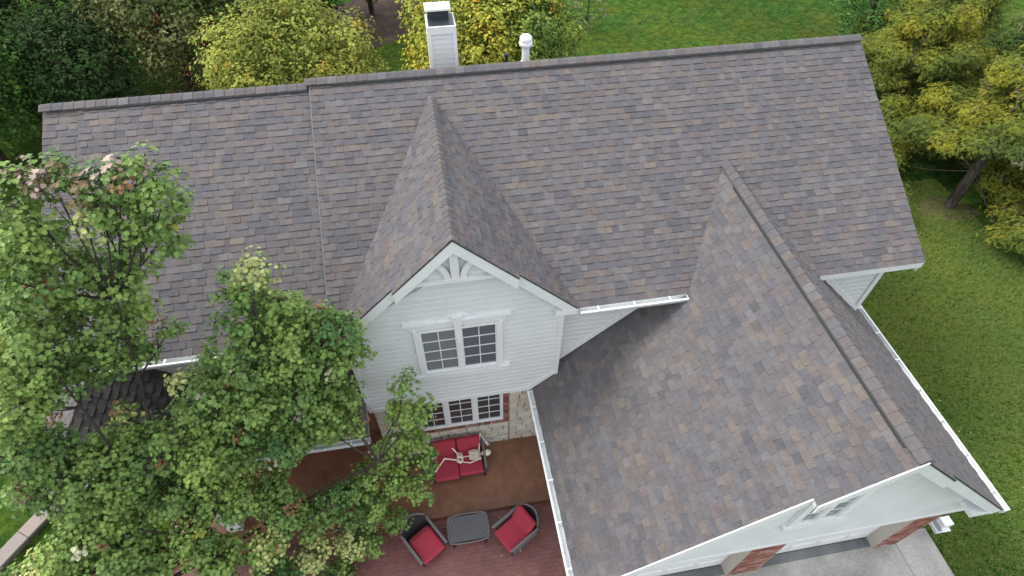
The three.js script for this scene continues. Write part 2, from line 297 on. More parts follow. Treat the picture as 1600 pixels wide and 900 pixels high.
// dormer roof
for (const s of [-1, 1]) {
  const z0 = (RY - D.y) / m, hx = (D.y - EY) / D.m, ey = D.y - D.m * D.w, w0 = D.w;
  // deck pieces : upper (long overhang) and lower
  const P = (d, z) => [D.x + s * d, D.y - D.m * d, z];
  const dk = obj('dormer_roof', [slab([P(0, z0 + .05), P(0, D.zu - .02), P(D.st, D.zu - .02), P(D.st, z0 + (ze - z0) * D.st / hx + .05)], [0, -0.09, 0]), slab([P(D.st + .001, z0 + (ze - z0) * D.st / hx + .05), P(D.st + .001, D.zl - .02), P(hx - .02, D.zl - .02), P(hx - .02, ze + .03)], [0, -0.09, 0])], M.soffit, house);
  const V = (d) => (w0 - d) / cosD;
  const o = [D.x + s * w0, ey, z0], u = s < 0 ? [0, 0, 1] : [0, 0, 1];
  // u along +z for both; for the right face the normal is flipped by running u toward -z
  const uu = (z) => s < 0 ? z - z0 : D.zu - z;
  const oo = s < 0 ? [D.x - w0, ey, z0] : [D.x + w0, ey, D.zu];
  const zA = (d) => z0 + (ze - z0) * d / hx;
  shingle(dk, oo, [0, 0, s < 0 ? 1 : -1], [-s * 1, D.m, 0], [
    [[uu(zA(0)), V(0)], [uu(D.zu), V(0)], [uu(D.zu), V(D.st)], [uu(zA(D.st)), V(D.st)]],
    [[uu(zA(D.st)), V(D.st)], [uu(D.zl), V(D.st)], [uu(D.zl), V(w0 + .02)], [uu(zA(w0)), V(w0 + .02)]]], [], 17 + s);
}
// garage roof
for (const s of [-1, 1]) {
  const z0 = (RY - Gg.y) / m, hx = (Gg.y - EY) / Gg.m, w0 = s < 0 ? Gg.a : Gg.b, ey = Gg.y - Gg.m * w0;
  const P = (d, z) => [Gg.x + s * d, Gg.y - Gg.m * d, z];
  const zA = (d) => z0 + (ze - z0) * d / hx, zB = s < 0 ? zMain - 0.05 : zMain - 0.05;
  const parts = [slab([P(0, z0 + .1), P(0, Gg.zu - .02), P(Gg.st, Gg.zu - .02), P(Gg.st, zA(Gg.st) + .1)], [0, -0.1, 0]), slab([P(Gg.st + .001, zA(Gg.st) + .1), P(Gg.st + .001, Gg.zl - .02), P(hx, Gg.zl - .02), P(hx, zA(hx) + .02)], [0, -0.1, 0]), slab([P(hx + .001, zB), P(hx + .001, Gg.zl - .02), P(w0, Gg.zl - .02), P(w0, zB)], [0, -0.1, 0])];
  if (s > 0) parts.push(slab([P(3.44, 3.2), P(3.44, zB - .001), P(w0, zB - .001), P(w0, 3.2)], [0, -0.1, 0]));
  const dk = obj('garage_roof', parts, M.soffit, house);
  const V = (d) => (w0 - d) / cosG, zo = 3.0, uu = (z) => s < 0 ? z - zo : Gg.zu - z;
  const oo = s < 0 ? [Gg.x - w0, ey, zo] : [Gg.x + w0, ey, Gg.zu];
  const rg = [
    [[uu(zA(0)), V(0)], [uu(Gg.zu), V(0)], [uu(Gg.zu), V(Gg.st)], [uu(zA(Gg.st)), V(Gg.st)]],
    [[uu(zA(Gg.st)), V(Gg.st)], [uu(Gg.zl), V(Gg.st)], [uu(Gg.zl), V(hx)], [uu(zA(hx)), V(hx)]],
    [[uu(zB), V(hx)], [uu(Gg.zl), V(hx)], [uu(Gg.zl), V(w0 + .02)], [uu(zB), V(w0 + .02)]]];
  if (s > 0) rg.push([[uu(3.2), V(3.44)], [uu(zB), V(3.44)], [uu(zB), V(w0 + .02)], [uu(3.2), V(w0 + .02)]]);
  shingle(dk, oo, [0, 0, s < 0 ? 1 : -1], [-s, Gg.m, 0], rg, [], 23 + s);
}
// porch roofs at the left: a shed along the wall and a gable at its end
const SH = { y0: 3.0, z0: 5.19, z1: 3.54, k: 0.56, x0: -7.9, x1: -3.04 };
{
  const yT = SH.y0 + (SH.z0 - SH.z1) * SH.k;
  const sd = deck('porch_roof', [[SH.x0, SH.y0, SH.z0], [SH.x1, SH.y0, SH.z0], [SH.x1, yT, SH.z1], [SH.x0, yT, SH.z1]], 0.1);
  shingle(sd, [SH.x0, SH.y0, SH.z0], [1, 0, 0], [0, SH.k, -1], [[[0, -0.02], [SH.x1 - SH.x0, -0.02], [SH.x1 - SH.x0, 1.89], [0, 1.89]]], [], 31);
  for (const s of [-1, 1]) {
    const w = 1.75, gx = -8.04, gy = 5.0, zb = 3.3, zf = 5.75, k = 0.95, c = 1 / Math.hypot(1, k), P = (d, z) => [gx + s * d, gy - k * d, z];
    const dk = deck('porch_gable_roof', s < 0 ? [P(0, zb), P(0, zf), P(w, zf), P(w, zb)] : [P(0, 3.5), P(0, zf), P(w, zf), P(w, 3.5)], 0.1);
    shingle(dk, s < 0 ? [gx - w, gy - k * w, zb] : [gx + w, gy - k * w, zf], [0, 0, s < 0 ? 1 : -1], [-s, k, 0], [[[0, -0.02], [s < 0 ? zf - zb : zf - 3.5, -0.02], [s < 0 ? zf - zb : zf - 3.5, w / c], [0, w / c]]], [], 37 + s);
  }
  obj('porch_gable_wall', extr([[-9.6, 3.3], [-6.48, 3.3], [-8.04, 4.82]], 5.5, 5.56), M.siding, house);
  for (const x of [-9.4, -6.7]) obj('porch_pillar', bx(x - 0.16, x + 0.16, 0, 3.3, 5.36, 5.68), M.trim, house);
}
// choose the 300 shingles that show largest; the rest of each face is one piece
{
  const order = allTabs.map((t, i) => i).sort((a, b) => allTabs[b].a - allTabs[a].a || a - b), top = new Set(order.slice(0, 300)), rest = new Map();
  allTabs.forEach((t, i) => { if (top.has(i)) { const q = shade(new THREE.Mesh(t.g, M.shingle)); q.name = numbered('shingle'); t.parent.add(q); } else { if (!rest.has(t.parent)) rest.set(t.parent, []); rest.get(t.parent).push(t.g); } });
  for (const [p, l] of rest) { const q = shade(new THREE.Mesh(mergeGeometries(l, false), M.shingle)); q.name = numbered('shingle_field'); q.userData.kind = 'stuff'; p.add(q); }
}
// ridge vents and ridge caps
function ridge(a, b, k, opt) {       // a->b ridge line, k = slope on both sides
  const { half: hw = 0.17, lift = 0.02, seed, parent, vent, exposure = 0.2 } = opt, A = new THREE.Vector3(...a), B = new THREE.Vector3(...b), d = B.clone().sub(A), L = d.length(); d.normalize();
  const side = new THREE.Vector3().crossVectors(d, new THREE.Vector3(0, 1, 0)).normalize(), r = rng(seed), c = 1 / Math.hypot(1, k);
  const n = Math.round(L / exposure), st = L / n;
  const pt = (t, q, h) => A.clone().addScaledVector(d, t).addScaledVector(side, q * c).add(new THREE.Vector3(0, -Math.abs(q) * c * k + h, 0));
  for (let i = 0; i < n; i++) {
    const t0 = i * st - 0.002, t1 = (i + 1) * st + 0.03, pos = [], uv = [];
    const h = (t, up) => lift + (up ? 0.016 - 0.012 * (t - t0) / (t1 - t0) : 0), col = tabColour(r), w = hw + rr(r, -0.004, 0.004), Q = [-w, -w * 0.35, 0, w * 0.35, w], dy = [0, 0.0, -0.012, 0.0, 0];
    const put = (v, a1, b1) => { pos.push(v.x, v.y, v.z); uv.push(a1, b1 + i * 0.7); };
    const quad = (a1, b1, c1, d1, ua, ub) => { put(a1, ua[0], ua[1]); put(b1, ub[0], ua[1]); put(c1, ub[0], ub[1]); put(a1, ua[0], ua[1]); put(c1, ub[0], ub[1]); put(d1, ua[0], ub[1]); };
    for (let j = 0; j < 4; j++) {
      const T = (t, jj) => pt(t, Q[jj], h(t, true) + dy[jj]), Bt = (t, jj) => pt(t, Q[jj], lift - 0.006 + dy[jj]);
      quad(T(t0, j), T(t1, j), T(t1, j + 1), T(t0, j + 1), [t0, Q[j]], [t1, Q[j + 1]]);
      quad(Bt(t0, j), T(t0, j), T(t0, j + 1), Bt(t0, j + 1), [0, 0], [0.02, 0.02]);
    }
    for (const j of [0, 4]) quad(pt(t0, Q[j], lift - 0.008), pt(t1, Q[j], lift - 0.008), pt(t1, Q[j], h(t1, true)), pt(t0, Q[j], h(t0, true)), [t0, 0], [t1, 0.02]);
    const g = new THREE.BufferGeometry(); g.setAttribute('position', new THREE.Float32BufferAttribute(pos, 3)); g.setAttribute('uv', new THREE.Float32BufferAttribute(uv, 2)); g.computeVertexNormals(); tint(g, col);
    const q = shade(new THREE.Mesh(g, M.shingleD)); q.name = numbered('ridge_shingle'); parent.add(q);
  }
  if (vent) {
    const [v0, v1] = vent, e = hw + 0.016, l = [];
    for (const s of [-1, 1]) { const P = (t, q, h) => pt(t, s * q, h).toArray(); l.push(slab([P(v0, 0.05, lift - 0.007), P(v1, 0.05, lift - 0.007), P(v1, e, lift - 0.007), P(v0, e, lift - 0.007)], [0, -(lift - 0.01), 0])); }
    obj('ridge_vent', l, M.under, house);
  }
}
M.shingleD = M.shingle.clone(); M.shingleD.side = THREE.DoubleSide;
ridge([xr + 0.01, RY, 0], [xs - 0.05, RY, 0], m, { parent: mainRoof, seed: 51, lift: 0.07, half: 0.15, vent: [0.15, 11.75] });
ridge([xs - 0.06, LY, 0], [xl - 0.02, LY, 0], m, { parent: leftRoof, seed: 53, lift: 0.065, half: 0.15, vent: [0.0, 4.25] });
ridge([D.x, D.y, D.zu], [D.x, D.y, (RY - D.y) / m + 0.1], D.m, { parent: house.children.find((c) => c.name === 'dormer_roof'), seed: 55, lift: 0.02, half: 0.13, exposure: 0.143 });
ridge([Gg.x, Gg.y, Gg.zu - 0.005], [Gg.x, Gg.y, (RY - Gg.y) / m + 0.12], Gg.m, { parent: house.children.find((c) => c.name === 'garage_roof'), seed: 57, lift: 0.07, half: 0.17, vent: [0.28, 6.0], exposure: 0.19 });

// ---- walls: solid cores, then boards in front
obj('wall', [
  bx(-8.0, -3.02, 0, EY - 0.16, -4.2, 3.5), bx(-3.019, 8.54, 0, EY - 0.14, -4.2, zMain - 0.04),                                     // main body
  
  bx(-3.01, 1.23, 2.9, EY - 0.1, 3, zDorm - 0.04),
  extr([[-3.01, EY - 0.1], [1.23, EY - 0.1], [1.23, 6.02], [D.x, 8.05], [-2.86, 6.02], [-3.01, 5.92]], 3, zDorm - 0.04),
  bx(1.0, 9.0, 0, 3.1, 4.3, 8.26),
  extr([[1.05, 3.05], [9.2, 3.05], [Gg.x, 7.0]], 5, zGar - 0.04),
  bx(-3.01, 1.0, 0, 2.9, 3, 4.36)], M.siding, house);
obj('gable_end', [slab([[8.54, EY - 0.2, -4.3], [8.54, EY - 0.2, 4.3], [8.54, RY - 0.13, 0]], [-0.1, 0, 0]), slab([[-8.0, EY - 0.25, -4.2], [-8.0, EY - 0.25, 4.2], [-8.0, LY - 0.13, 0]], [0.1, 0, 0])], M.siding, house);
// lapped boards clipped to a convex outline in xy, facing +z at depth z
function boards(outline, z, pitch, mat, parent, name = 'siding_board') {
  if (area(outline) < 0) outline = [...outline].reverse();
  let y0 = Math.min(...outline.map((p) => p[1])), y1 = Math.max(...outline.map((p) => p[1]));
  for (let y = y0; y < y1; y += pitch) {
    const P = clipConvex([[-30, y], [30, y], [30, y + pitch], [-30, y + pitch]], outline); if (P.length < 3 || Math.abs(area(P)) < 0.002) continue;
    const pos = [], prof = [[0, 0.02], [0.74, 0.015], [0.84, -0.004], [1.001, -0.004]], bk = (q) => [q[0], q[1], z - 0.04];
    for (let b0 = 0; b0 < 3; b0++) {
      const [t0, h0] = prof[b0], [t1, h1] = prof[b0 + 1], f = (q) => [q[0], q[1], z + h0 + (h1 - h0) * ((q[1] - y) / pitch - t0) / (t1 - t0)];
      const Q = clip(clip(P, 0, -1, -(y + t0 * pitch)), 0, 1, y + t1 * pitch); if (Q.length < 3) continue;
      for (let i = 1; i < Q.length - 1; i++) pos.push(...f(Q[0]), ...f(Q[i]), ...f(Q[i + 1]));
      for (let i = 0; i < Q.length; i++) { const a = Q[i], b = Q[(i + 1) % Q.length]; if (a[1] === b[1] && b0 > 0) continue; pos.push(...bk(a), ...bk(b), ...f(b), ...bk(a), ...f(b), ...f(a)); }
    }
    const g = new THREE.BufferGeometry(); g.setAttribute('position', new THREE.Float32BufferAttribute(pos, 3)); g.setAttribute('uv', new THREE.Float32BufferAttribute(new Float32Array(pos.length / 3 * 2), 2));
    obj(name, g, mat, parent);
  }
}
const mats = () => R0() < 0.5 ? M.siding : M.sidingB;
const dWall = obj('dormer_wall', bx(-3.02, 1.24, 2.88, 2.9, 4.36, zDorm - 0.01), M.trim, house);
boards([[-3.0, 3.03], [0.78, 3.03], [1.18, 3.5], [1.18, 6.0], [D.x + 0.02, 7.95], [D.x - 0.02, 7.95], [-2.84, 6.0], [-3.0, 5.9]], zDorm, 0.15, M.siding, dWall);
// corner boards, bottom bands
obj('corner_board', [bx(1.16, 1.265, 3.42, 6.0, zMain, zDorm + 0.03), bx(-3.06, -2.96, 3.0, 5.9, zMain, zDorm + 0.03)], M.trim, house);
obj('band_board', [bx(-3.05, 0.62, 2.89, 3.03, 4.3, zDorm + 0.035), slab([[0.62, 2.89, zDorm + .034], [1.24, 3.49, zDorm + .034], [1.24, 3.62, zDorm + .034], [0.55, 3.029, zDorm + .034]], [0, 0, -0.16])], M.trim, house);
const mWall = obj('front_wall', bx(1.26, 8.5, 3.5, 3.52, 4.1, zMain - 0.045), M.siding, house);
boards([[1.26, 3.5], [3.6, 5.75], [1.26, 5.75]], zMain, 0.15, M.siding, mWall);
boards([[6.9, 5.75], [8.45, 3.9], [8.45, 5.75]], zMain, 0.15, M.siding, mWall);
obj('flashing_board', [extr([[1.26, 3.52], [3.3, 5.5], [3.3, 5.66], [1.26, 3.68]], zMain + 0.001, zMain + 0.04), extr([[7.0, 5.55], [8.55, 4.04], [8.55, 3.88], [7.0, 5.39]].reverse(), zMain + 0.001, zMain + 0.04)], M.trim, house);
obj('corner_board', bx(8.45, 8.57, 3.98, 5.7, zMain - 0.1, zMain + 0.045), M.trim, house);
boards([[-7.95, 3.7], [-3.06, 3.7], [-3.06, 5.75], [-7.95, 5.75]], 3.545, 0.15, M.siding, mWall);
// stepped rake boards with return ends
function rakes(C, s, zu, zl, h, w, name) {
  const y = (d) => C.y - C.m * d - 0.012, P = (d, k) => [C.x + s * d, y(d) - k], hv = h * Math.hypot(1, C.m);
  const up = [P(0, 0.0), P(C.st, 0.0), P(C.st - 0.02, hv), P(0, hv)].map((p) => [p[0], p[1] - 0.034]), lo = [P(C.st + 0.001, 0), P(w, 0), P(w - 0.12, hv * 1.0), P(C.st + 0.001, hv)].map((p) => [p[0], p[1] - 0.034]);
  const f = (Q) => area(Q) < 0 ? [...Q].reverse() : Q;
  const sh = (Q, a) => Q.map((p) => [p[0], p[1] - a]), dr = (d0, d1, zz) => obj('drip_edge', extr(f([[C.x + s * d0, y(d0) + 0.01], [C.x + s * d1, y(d1) + 0.01], [C.x + s * d1, y(d1) - 0.032], [C.x + s * d0, y(d0) - 0.032]]), zz - 0.06, zz - 0.008), M.under, house);
  if (!(C === Gg && s < 0)) { dr(0, C.st, zu); dr(C.st + .001, w, zl); }
  const gl = C === Gg && s < 0, up2 = gl ? up.map((p) => [p[0], p[1] + 0.062]) : up, lo2 = gl ? lo.map((p) => [p[0], p[1] + 0.062]) : lo, e = gl ? 0.022 : -0.015;
  obj('rake_board', extr(f(up2), gl ? zu + 0.001 : zu - 0.06, zu + e), M.white, house);
  obj('rake_board', extr(f(lo2), gl ? zl + 0.001 : zl - 0.06, zl + e), M.white, house);
}
rakes(D, -1, D.zu, D.zl, 0.19, D.w - 0.02); rakes(D, 1, D.zu, D.zl, 0.19, D.w - 0.02);
rakes(Gg, -1, Gg.zu, Gg.zl, 0.2, Gg.a - 0.02); rakes(Gg, 1, Gg.zu, Gg.zl, 0.2, Gg.b - 0.02);
obj('rake_return', [bx(1.05, 1.5, 5.72, 5.86, zDorm, D.zl - 0.012), bx(-3.12, -2.7, 5.72, 5.86, zDorm, D.zl - 0.012), bx(8.7, 9.3, 2.98, 3.1, zGar + .02, Gg.zl - 0.012)], M.white, house);
obj('rake_board', [slab([[xr - 0.045, EY - .112, ze], [xr - 0.02, EY - .112, ze], [xr - 0.02, RY - .112, 0], [xr - 0.045, RY - .112, 0]], [0, -0.18, 0])], M.white, house);
// gable ornament
{
  const y0 = 7.12, z = D.zu - 0.075, g = obj('gable_ornament', bx(D.x - 0.86, D.x + 0.86, y0, y0 + 0.085, z - 0.14, z), M.trim, house);
  obj('king_post', bx(D.x - 0.075, D.x + 0.075, y0 + 0.085, 7.95, z - 0.05, z - 0.005), M.trim, g);
  for (const s of [-1, 1]) { // curved braces
    const o = [], i = []; for (let k = 0; k <= 8; k++) { const a = k / 8 * 0.86; const X = (r) => D.x + s * (0.74 - r * Math.cos(a)), Y = (r) => y0 + 0.08 + r * Math.sin(a) * 0.9; o.push([X(0.66), Y(0.66)]); i.push([X(0.55), Y(0.55)]); }
    let P = [...o, ...i.reverse()]; if (area(P) < 0) P.reverse(); obj('brace', extr(P, z - 0.05, z - 0.008), M.trim, g);
  }
  obj('ornament_panel', extr([[D.x - 0.78, y0 + 0.085], [D.x + 0.78, y0 + 0.085], [D.x, 7.95]], z - 0.12, z - 0.09), M.siding, g);
}
// garage gable
const gWall = obj('garage_wall', bx(1.1, 9.0, 2.36, 2.37, 8.3, zGar - 0.01), M.trim, house);
boards([[1.05, 2.45], [9.28, 2.45], [9.28, 3.0], [Gg.x + 0.02, 6.98], [Gg.x - 0.02, 6.98], [1.05, 3.0]], zGar, 0.115, M.siding, gWall);
obj('band_board', bx(0.9, 9.3, 2.37, 2.45, 8.28, zGar + 0.04), M.trim, house);


// ---- windows
function windowUnit(name, x0, x1, y0, y1, z, units, cols, rows, parent, glass) {
  const f = 0.048, w = (x1 - x0) / units, fr = [];
  fr.push(bx(x0, x1, y0, y0 + f, z - 0.02, z + 0.06), bx(x0, x1, y1 - f, y1, z - 0.02, z + 0.06));
  for (let i = 0; i <= units; i++) { const x = x0 + i * w, a = i === 0 ? x : x - f, b = i === units ? x : x + f; fr.push(bx(a, b, y0 + f, y1 - f, z - 0.02, z + 0.06)); }
  const W = obj(name, fr, M.white, parent);
  for (let i = 0; i < units; i++) {
    const a = x0 + i * w + f, b = x0 + (i + 1) * w - f, c = y0 + f, d = y1 - f, s = 0.028;
    obj('sash', [bx(a, b, c, c + s, z - .01, z + 0.04), bx(a, b, d - s, d, z - .01, z + 0.04), bx(a, a + s, c + s, d - s, z - .01, z + 0.04), bx(b - s, b, c + s, d - s, z - .01, z + 0.04)], M.white, W);
    const ga = a + s, gb = b - s, gc = c + s, gd = d - s, bars = [];
    for (let k = 1; k < cols; k++) { const x = ga + (gb - ga) * k / cols; bars.push(bx(x - 0.009, x + 0.009, gc, gd, z + 0.004, z + 0.02)); }
    for (let k = 1; k < rows; k++) { const y = gc + (gd - gc) * k / rows; bars.push(bx(ga, gb, y - 0.009, y + 0.009, z + 0.004, z + 0.018)); }
    obj('glazing_bar', bars, M.white, W);
    for (let k = 0; k < cols; k++) for (let l = 0; l < rows; l++) { const px = (gb - ga) / cols, py = (gd - gc) / rows; obj('pane', bx(ga + k * px + 0.002, ga + (k + 1) * px - 0.002, gc + l * py + 0.002, gc + (l + 1) * py - 0.002, z - 0.004, z + 0.006), glass ? glass[i] : M.glass, W); }
  }
  return W;
}
{
  const W = windowUnit('dormer_window', -1.66, -0.06, 4.20, 5.69, zDorm + 0.02, 2, 2, 4, house, [M.glassGrey, M.glassMid]);
  obj('casing', [bx(-1.73, -1.661, 4.16, 5.72, zDorm, zDorm + 0.07), bx(-0.059, 0.01, 4.16, 5.72, zDorm, zDorm + 0.07)], M.white, W);
  obj('sill', [bx(-1.84, 0.14, 3.93, 4.12, zDorm, zDorm + 0.06), bx(-1.86, 0.16, 4.12, 4.17, zDorm, zDorm + 0.1)], M.white, W);
  const cy = 5.72; obj('header', [extr([[-1.76, cy], [0.04, cy], [0.16, cy + 0.2], [-0.42, cy + 0.2], [-0.62, cy + 0.3], [-0.86, cy + 0.34], [-1.10, cy + 0.3], [-1.3, cy + 0.2], [-1.88, cy + 0.2]], zDorm, zDorm + 0.06), bx(-1.9, 0.18, cy + 0.17, cy + 0.215, zDorm, zDorm + 0.1)], M.white, W);
  obj('keystone', extr([[-0.92, cy - 0.0], [-0.80, cy - 0.0], [-0.75, cy + 0.32], [-0.97, cy + 0.32]], zDorm + 0.06, zDorm + 0.12), M.white, W);
}
windowUnit('porch_window', -2.03, 0.02, 1.47, 2.86, 4.40, 3, 2, 4, house);
{
  const W = windowUnit('gable_window', 4.72, 5.62, 3.78, 5.35, zGar + 0.03, 2, 1, 4, house, [M.glassGrey, M.glassGrey]);
  obj('casing', [bx(4.62, 4.719, 3.6, 5.45, zGar, zGar + 0.09), bx(5.621, 5.72, 3.6, 5.45, zGar, zGar + 0.09), bx(4.719, 5.621, 5.351, 5.45, zGar, zGar + 0.09)], M.white, W);
  obj('sill', bx(4.55, 5.8, 3.62, 3.77, zGar, zGar + 0.11), M.white, W);
}
// ---- brick and stone
const BR = [[0.27, 0.09, 0.06], [0.34, 0.14, 0.1], [0.2, 0.07, 0.055], [0.3, 0.11, 0.07], [0.42, 0.25, 0.2], [0.36, 0.17, 0.13], [0.16, 0.06, 0.05]];
const bcol = (r) => { const c = BR[Math.floor(r() * BR.length)], k = rr(r, 0.85, 1.15); return c.map((v) => v * k); };
{
  const r = rng(91);
  const sur = obj('brick_surround', [bx(-2.2, 0.17, 1.2, 1.46, 4.36, 4.395), bx(0.025, 0.165, 1.46, 2.88, 4.36, 4.395)], M.mortar, house);
  for (let x = -2.19; x < 0.15; x += 0.0785) obj('brick', tint(rbox(x + 0.037, 1.36, 4.40, 0.064, 0.2, 0.06, 0.006, 1), bcol(r)), M.brick, sur);
  for (let y = 1.5; y < 2.83; y += 0.077) obj('brick', tint(rbox(0.095, y, 4.40, 0.13, 0.063, 0.05, 0.006, 1), bcol(r)), M.brick, sur);
  // stone veneer, left and right of the window and below it
  const st = obj('stone_wall', bx(-3.0, 0.99, 0.2, 2.88, 4.362, 4.385), std(lin(0.34, 0.3, 0.25), 0.95), house);
  const row = (x0, x1, y0, y1) => { for (let y = y0; y < y1 - 0.05;) { let h = rr(r, 0.11, 0.25); if (y + h > y1 - 0.09) h = y1 - y; for (let x = x0; x < x1 - 0.03;) { let w = rr(r, 0.16, 0.42); if (x + w > x1 - 0.12) w = x1 - x;
    const g = 0.011, j = () => rr(r, -0.014, 0.014), k = rr(r, 0.85, 1.12), warm = rr(r, 0.9, 1.06);
    let P = [[x + g, y + g + j() * .5], [x + w * 0.5, y + g + j()], [x + w - g + j(), y + g], [x + w - g + j(), y + h - g + j()], [x + w * 0.45, y + h - g + j()], [x + g + j(), y + h - g]]; P = P.map((q) => [Math.min(x1 - 0.004, Math.max(x0 + 0.004, q[0])), Math.min(y1 - 0.004, Math.max(y0 + 0.004, q[1]))]); if (area(P) < 0) P.reverse();
    const s = new THREE.Shape(P.map((q) => new THREE.Vector2(...q))); const geo = new THREE.ExtrudeGeometry(s, { depth: 0.03 + rr(r, 0, 0.02), bevelEnabled: true, bevelThickness: 0.012, bevelSize: 0.006, bevelSegments: 1, bevelOffset: -0.006 }).translate(0, 0, 4.375);
    obj('stone', tint(geo, [0.72 * k, 0.67 * k * warm, 0.57 * k * warm * warm]), M.stone, st); x += w; } y += h; } };
  row(0.175, 0.985, 0.2, 2.86); row(-3.0, 0.16, 0.2, 1.2); row(-3.0, -2.22, 1.2, 2.86);
  // garage pillars: brick faces with painted jambs
  const pillar = (x0, x1, lx) => {
    const p = obj('garage_pillar', bx(x0 + .004, x1 - .004, 0, 2.37, 8.26, 8.545), M.mortar, house);
    obj('jamb', [bx(x0 - 0.012, x0 + 0.003, 0, 2.369, 8.28, 8.556), bx(x1 - 0.003, x1 + 0.012, 0, 2.369, 8.28, 8.556)], M.jamb, p);
    for (let j = 0; j < 31; j++) { const y = 0.04 + j * 0.0755; for (let q = 0; q < 4; q++) { const w = (x1 - x0) / 3, a = Math.max(x0 + .004, x0 + (q - (j % 2) * 0.5) * w), b = Math.min(x1 - .004, x0 + (q + 1 - (j % 2) * 0.5) * w); if (b - a < 0.03) continue; obj('brick', tint(bx(a + 0.005, b - 0.005, y - 0.032, y + 0.032, 8.52, 8.556 + rr(r, 0, 0.004)), bcol(r)), M.brick, p); } }
  };
  pillar(8.37, 9.01); pillar(4.62, 5.39);
  const side = obj('garage_pillar', bx(0.95, 1.6, 0, 2.36, 8.26, 8.55), M.brick.clone(), house); side.material = std(lin(0.25, 0.1, 0.07), 0.9, { map: texFine });
  obj('lower_wall', bx(-7.98, -3.03, 0, 3.7, 3.49, 3.52), std(lin(0.24, 0.1, 0.07), 0.9, { map: texFine }), house);
}
// garage doors
for (const [x0, x1] of [[1.62, 4.6], [5.405, 8.355]]) {
  const d = obj('garage_door', bx(x0, x1, 0.03, 2.35, 8.27, 8.30), M.trim, house);
  for (let j = 0; j < 4; j++) for (let i = 0; i < 4; i++) { const w = (x1 - x0) / 4; obj('door_panel', rbox(x0 + (i + 0.5) * w, 0.33 + j * 0.57, 8.302, w - 0.14, 0.4, 0.03, 0.01, 1), M.trim, d); }
  obj('door_seal', bx(x0, x1, 0.021, 0.05, 8.25, 8.31), M.black, d);
}
// ---- gutters
function gutter(a, b, out, label, hang = 0.85, closed = true) {   // K-style trough between a and b; out = direction away from the wall
  const A = new THREE.Vector3(...a), B = new THREE.Vector3(...b), d = B.clone().sub(A), L = d.length(); d.normalize(); const o = new THREE.Vector3(...out);
  const P = (t, q, y) => A.clone().addScaledVector(d, t).addScaledVector(o, q).add(new THREE.Vector3(0, y, 0)).toArray();
  const strip = (q0, y0, q1, y1, off) => slab([P(0, q0, y0), P(L, q0, y0), P(L, q1, y1), P(0, q1, y1)], off);
  const l = [strip(0.004, -0.13, 0.004, 0.0, o.clone().multiplyScalar(0.006).toArray()), strip(0.0, -0.13, 0.1, -0.13, [0, 0.006, 0]), strip(0.1, -0.13, 0.145, -0.05, [0, 0.008, 0]), strip(0.137, -0.055, 0.137, 0.002, o.clone().multiplyScalar(0.008).toArray()), strip(0.112, 0.002, 0.152, 0.002, [0, 0.008, 0])];
  for (const t of [0, L - 0.006]) l.push(slab([P(t, 0, -0.13), P(t, 0.1, -0.13), P(t, 0.145, -0.05), P(t, 0.145, 0), P(t, 0, 0)], d.clone().multiplyScalar(0.006).toArray()));
  const g = obj('gutter', l, M.white, house); if (label) g.userData.label = label;
  const n = Math.max(2, Math.round(L / hang)); for (let i = 0; i < n; i++) { const t = L * (i + 0.5) / n; obj('hanger', slab([P(t - 0.015, 0.0, 0.012), P(t + 0.015, 0.0, 0.012), P(t + 0.015, 0.145, 0.013), P(t - 0.015, 0.145, 0.013)], [0, -0.004, 0]), M.white, g); }
  return g;
}
{
  const gy = Gg.y - Gg.m * Gg.a, gyr = Gg.y - Gg.m * Gg.b;
  gutter([Gg.x - Gg.a - 0.012, gy - 0.02, zDorm + 0.06], [Gg.x - Gg.a - 0.012, gy - 0.02, Gg.zl - 0.0], [-1, 0, 0]);
  gutter([Gg.x + Gg.b + 0.012, gyr - 0.02, 3.3], [Gg.x + Gg.b + 0.012, gyr - 0.02, Gg.zl + 0.01], [1, 0, 0]);
  gutter([1.52, EY - 0.015, ze + 0.012], [3.72, EY - 0.015, ze + 0.012], [0, 0, 1]);
  gutter([-8.25, LY - m * zl - 0.015, zl + 0.012], [-3.25, LY - m * zl - 0.015, zl + 0.012], [0, 0, 1]);
  gutter([SH.x0, SH.y0 - 0.015, SH.z0 + 0.012], [SH.x1 + 0.02, SH.y0 - 0.015, SH.z0 + 0.012], [0, 0, 1]);
  obj('fascia', [bx(6.6, xr, EY - 0.16, EY - 0.005, ze - 0.015, ze + 0.02), bx(1.5, 3.7, EY - 0.16, EY - 0.02, ze - 0.03, ze + 0.004), bx(-8.25, -3.3, LY - m * zl - 0.17, LY - m * zl - 0.02, zl - 0.03, zl + 0.004), bx(Gg.x - Gg.a - 0.008, Gg.x - Gg.a + 0.02, gy - 0.2, gy - 0.03, zDorm + .05, Gg.zl - .07), bx(Gg.x + Gg.b - 0.02, Gg.x + Gg.b + 0.008, gyr - 0.2, gyr - 0.03, 3.3, Gg.zl - .07)], M.white, house);
  obj('soffit', [bx(1.27, 3.7, EY - 0.17, EY - 0.162, zMain, ze - 0.03), bx(6.6, 8.9, EY - 0.17, EY - 0.162, zMain, ze), bx(-8.2, -3.06, LY - m * zl - 0.18, LY - m * zl - 0.172, 3.5, zl - 0.03)], M.soffit, house);
}
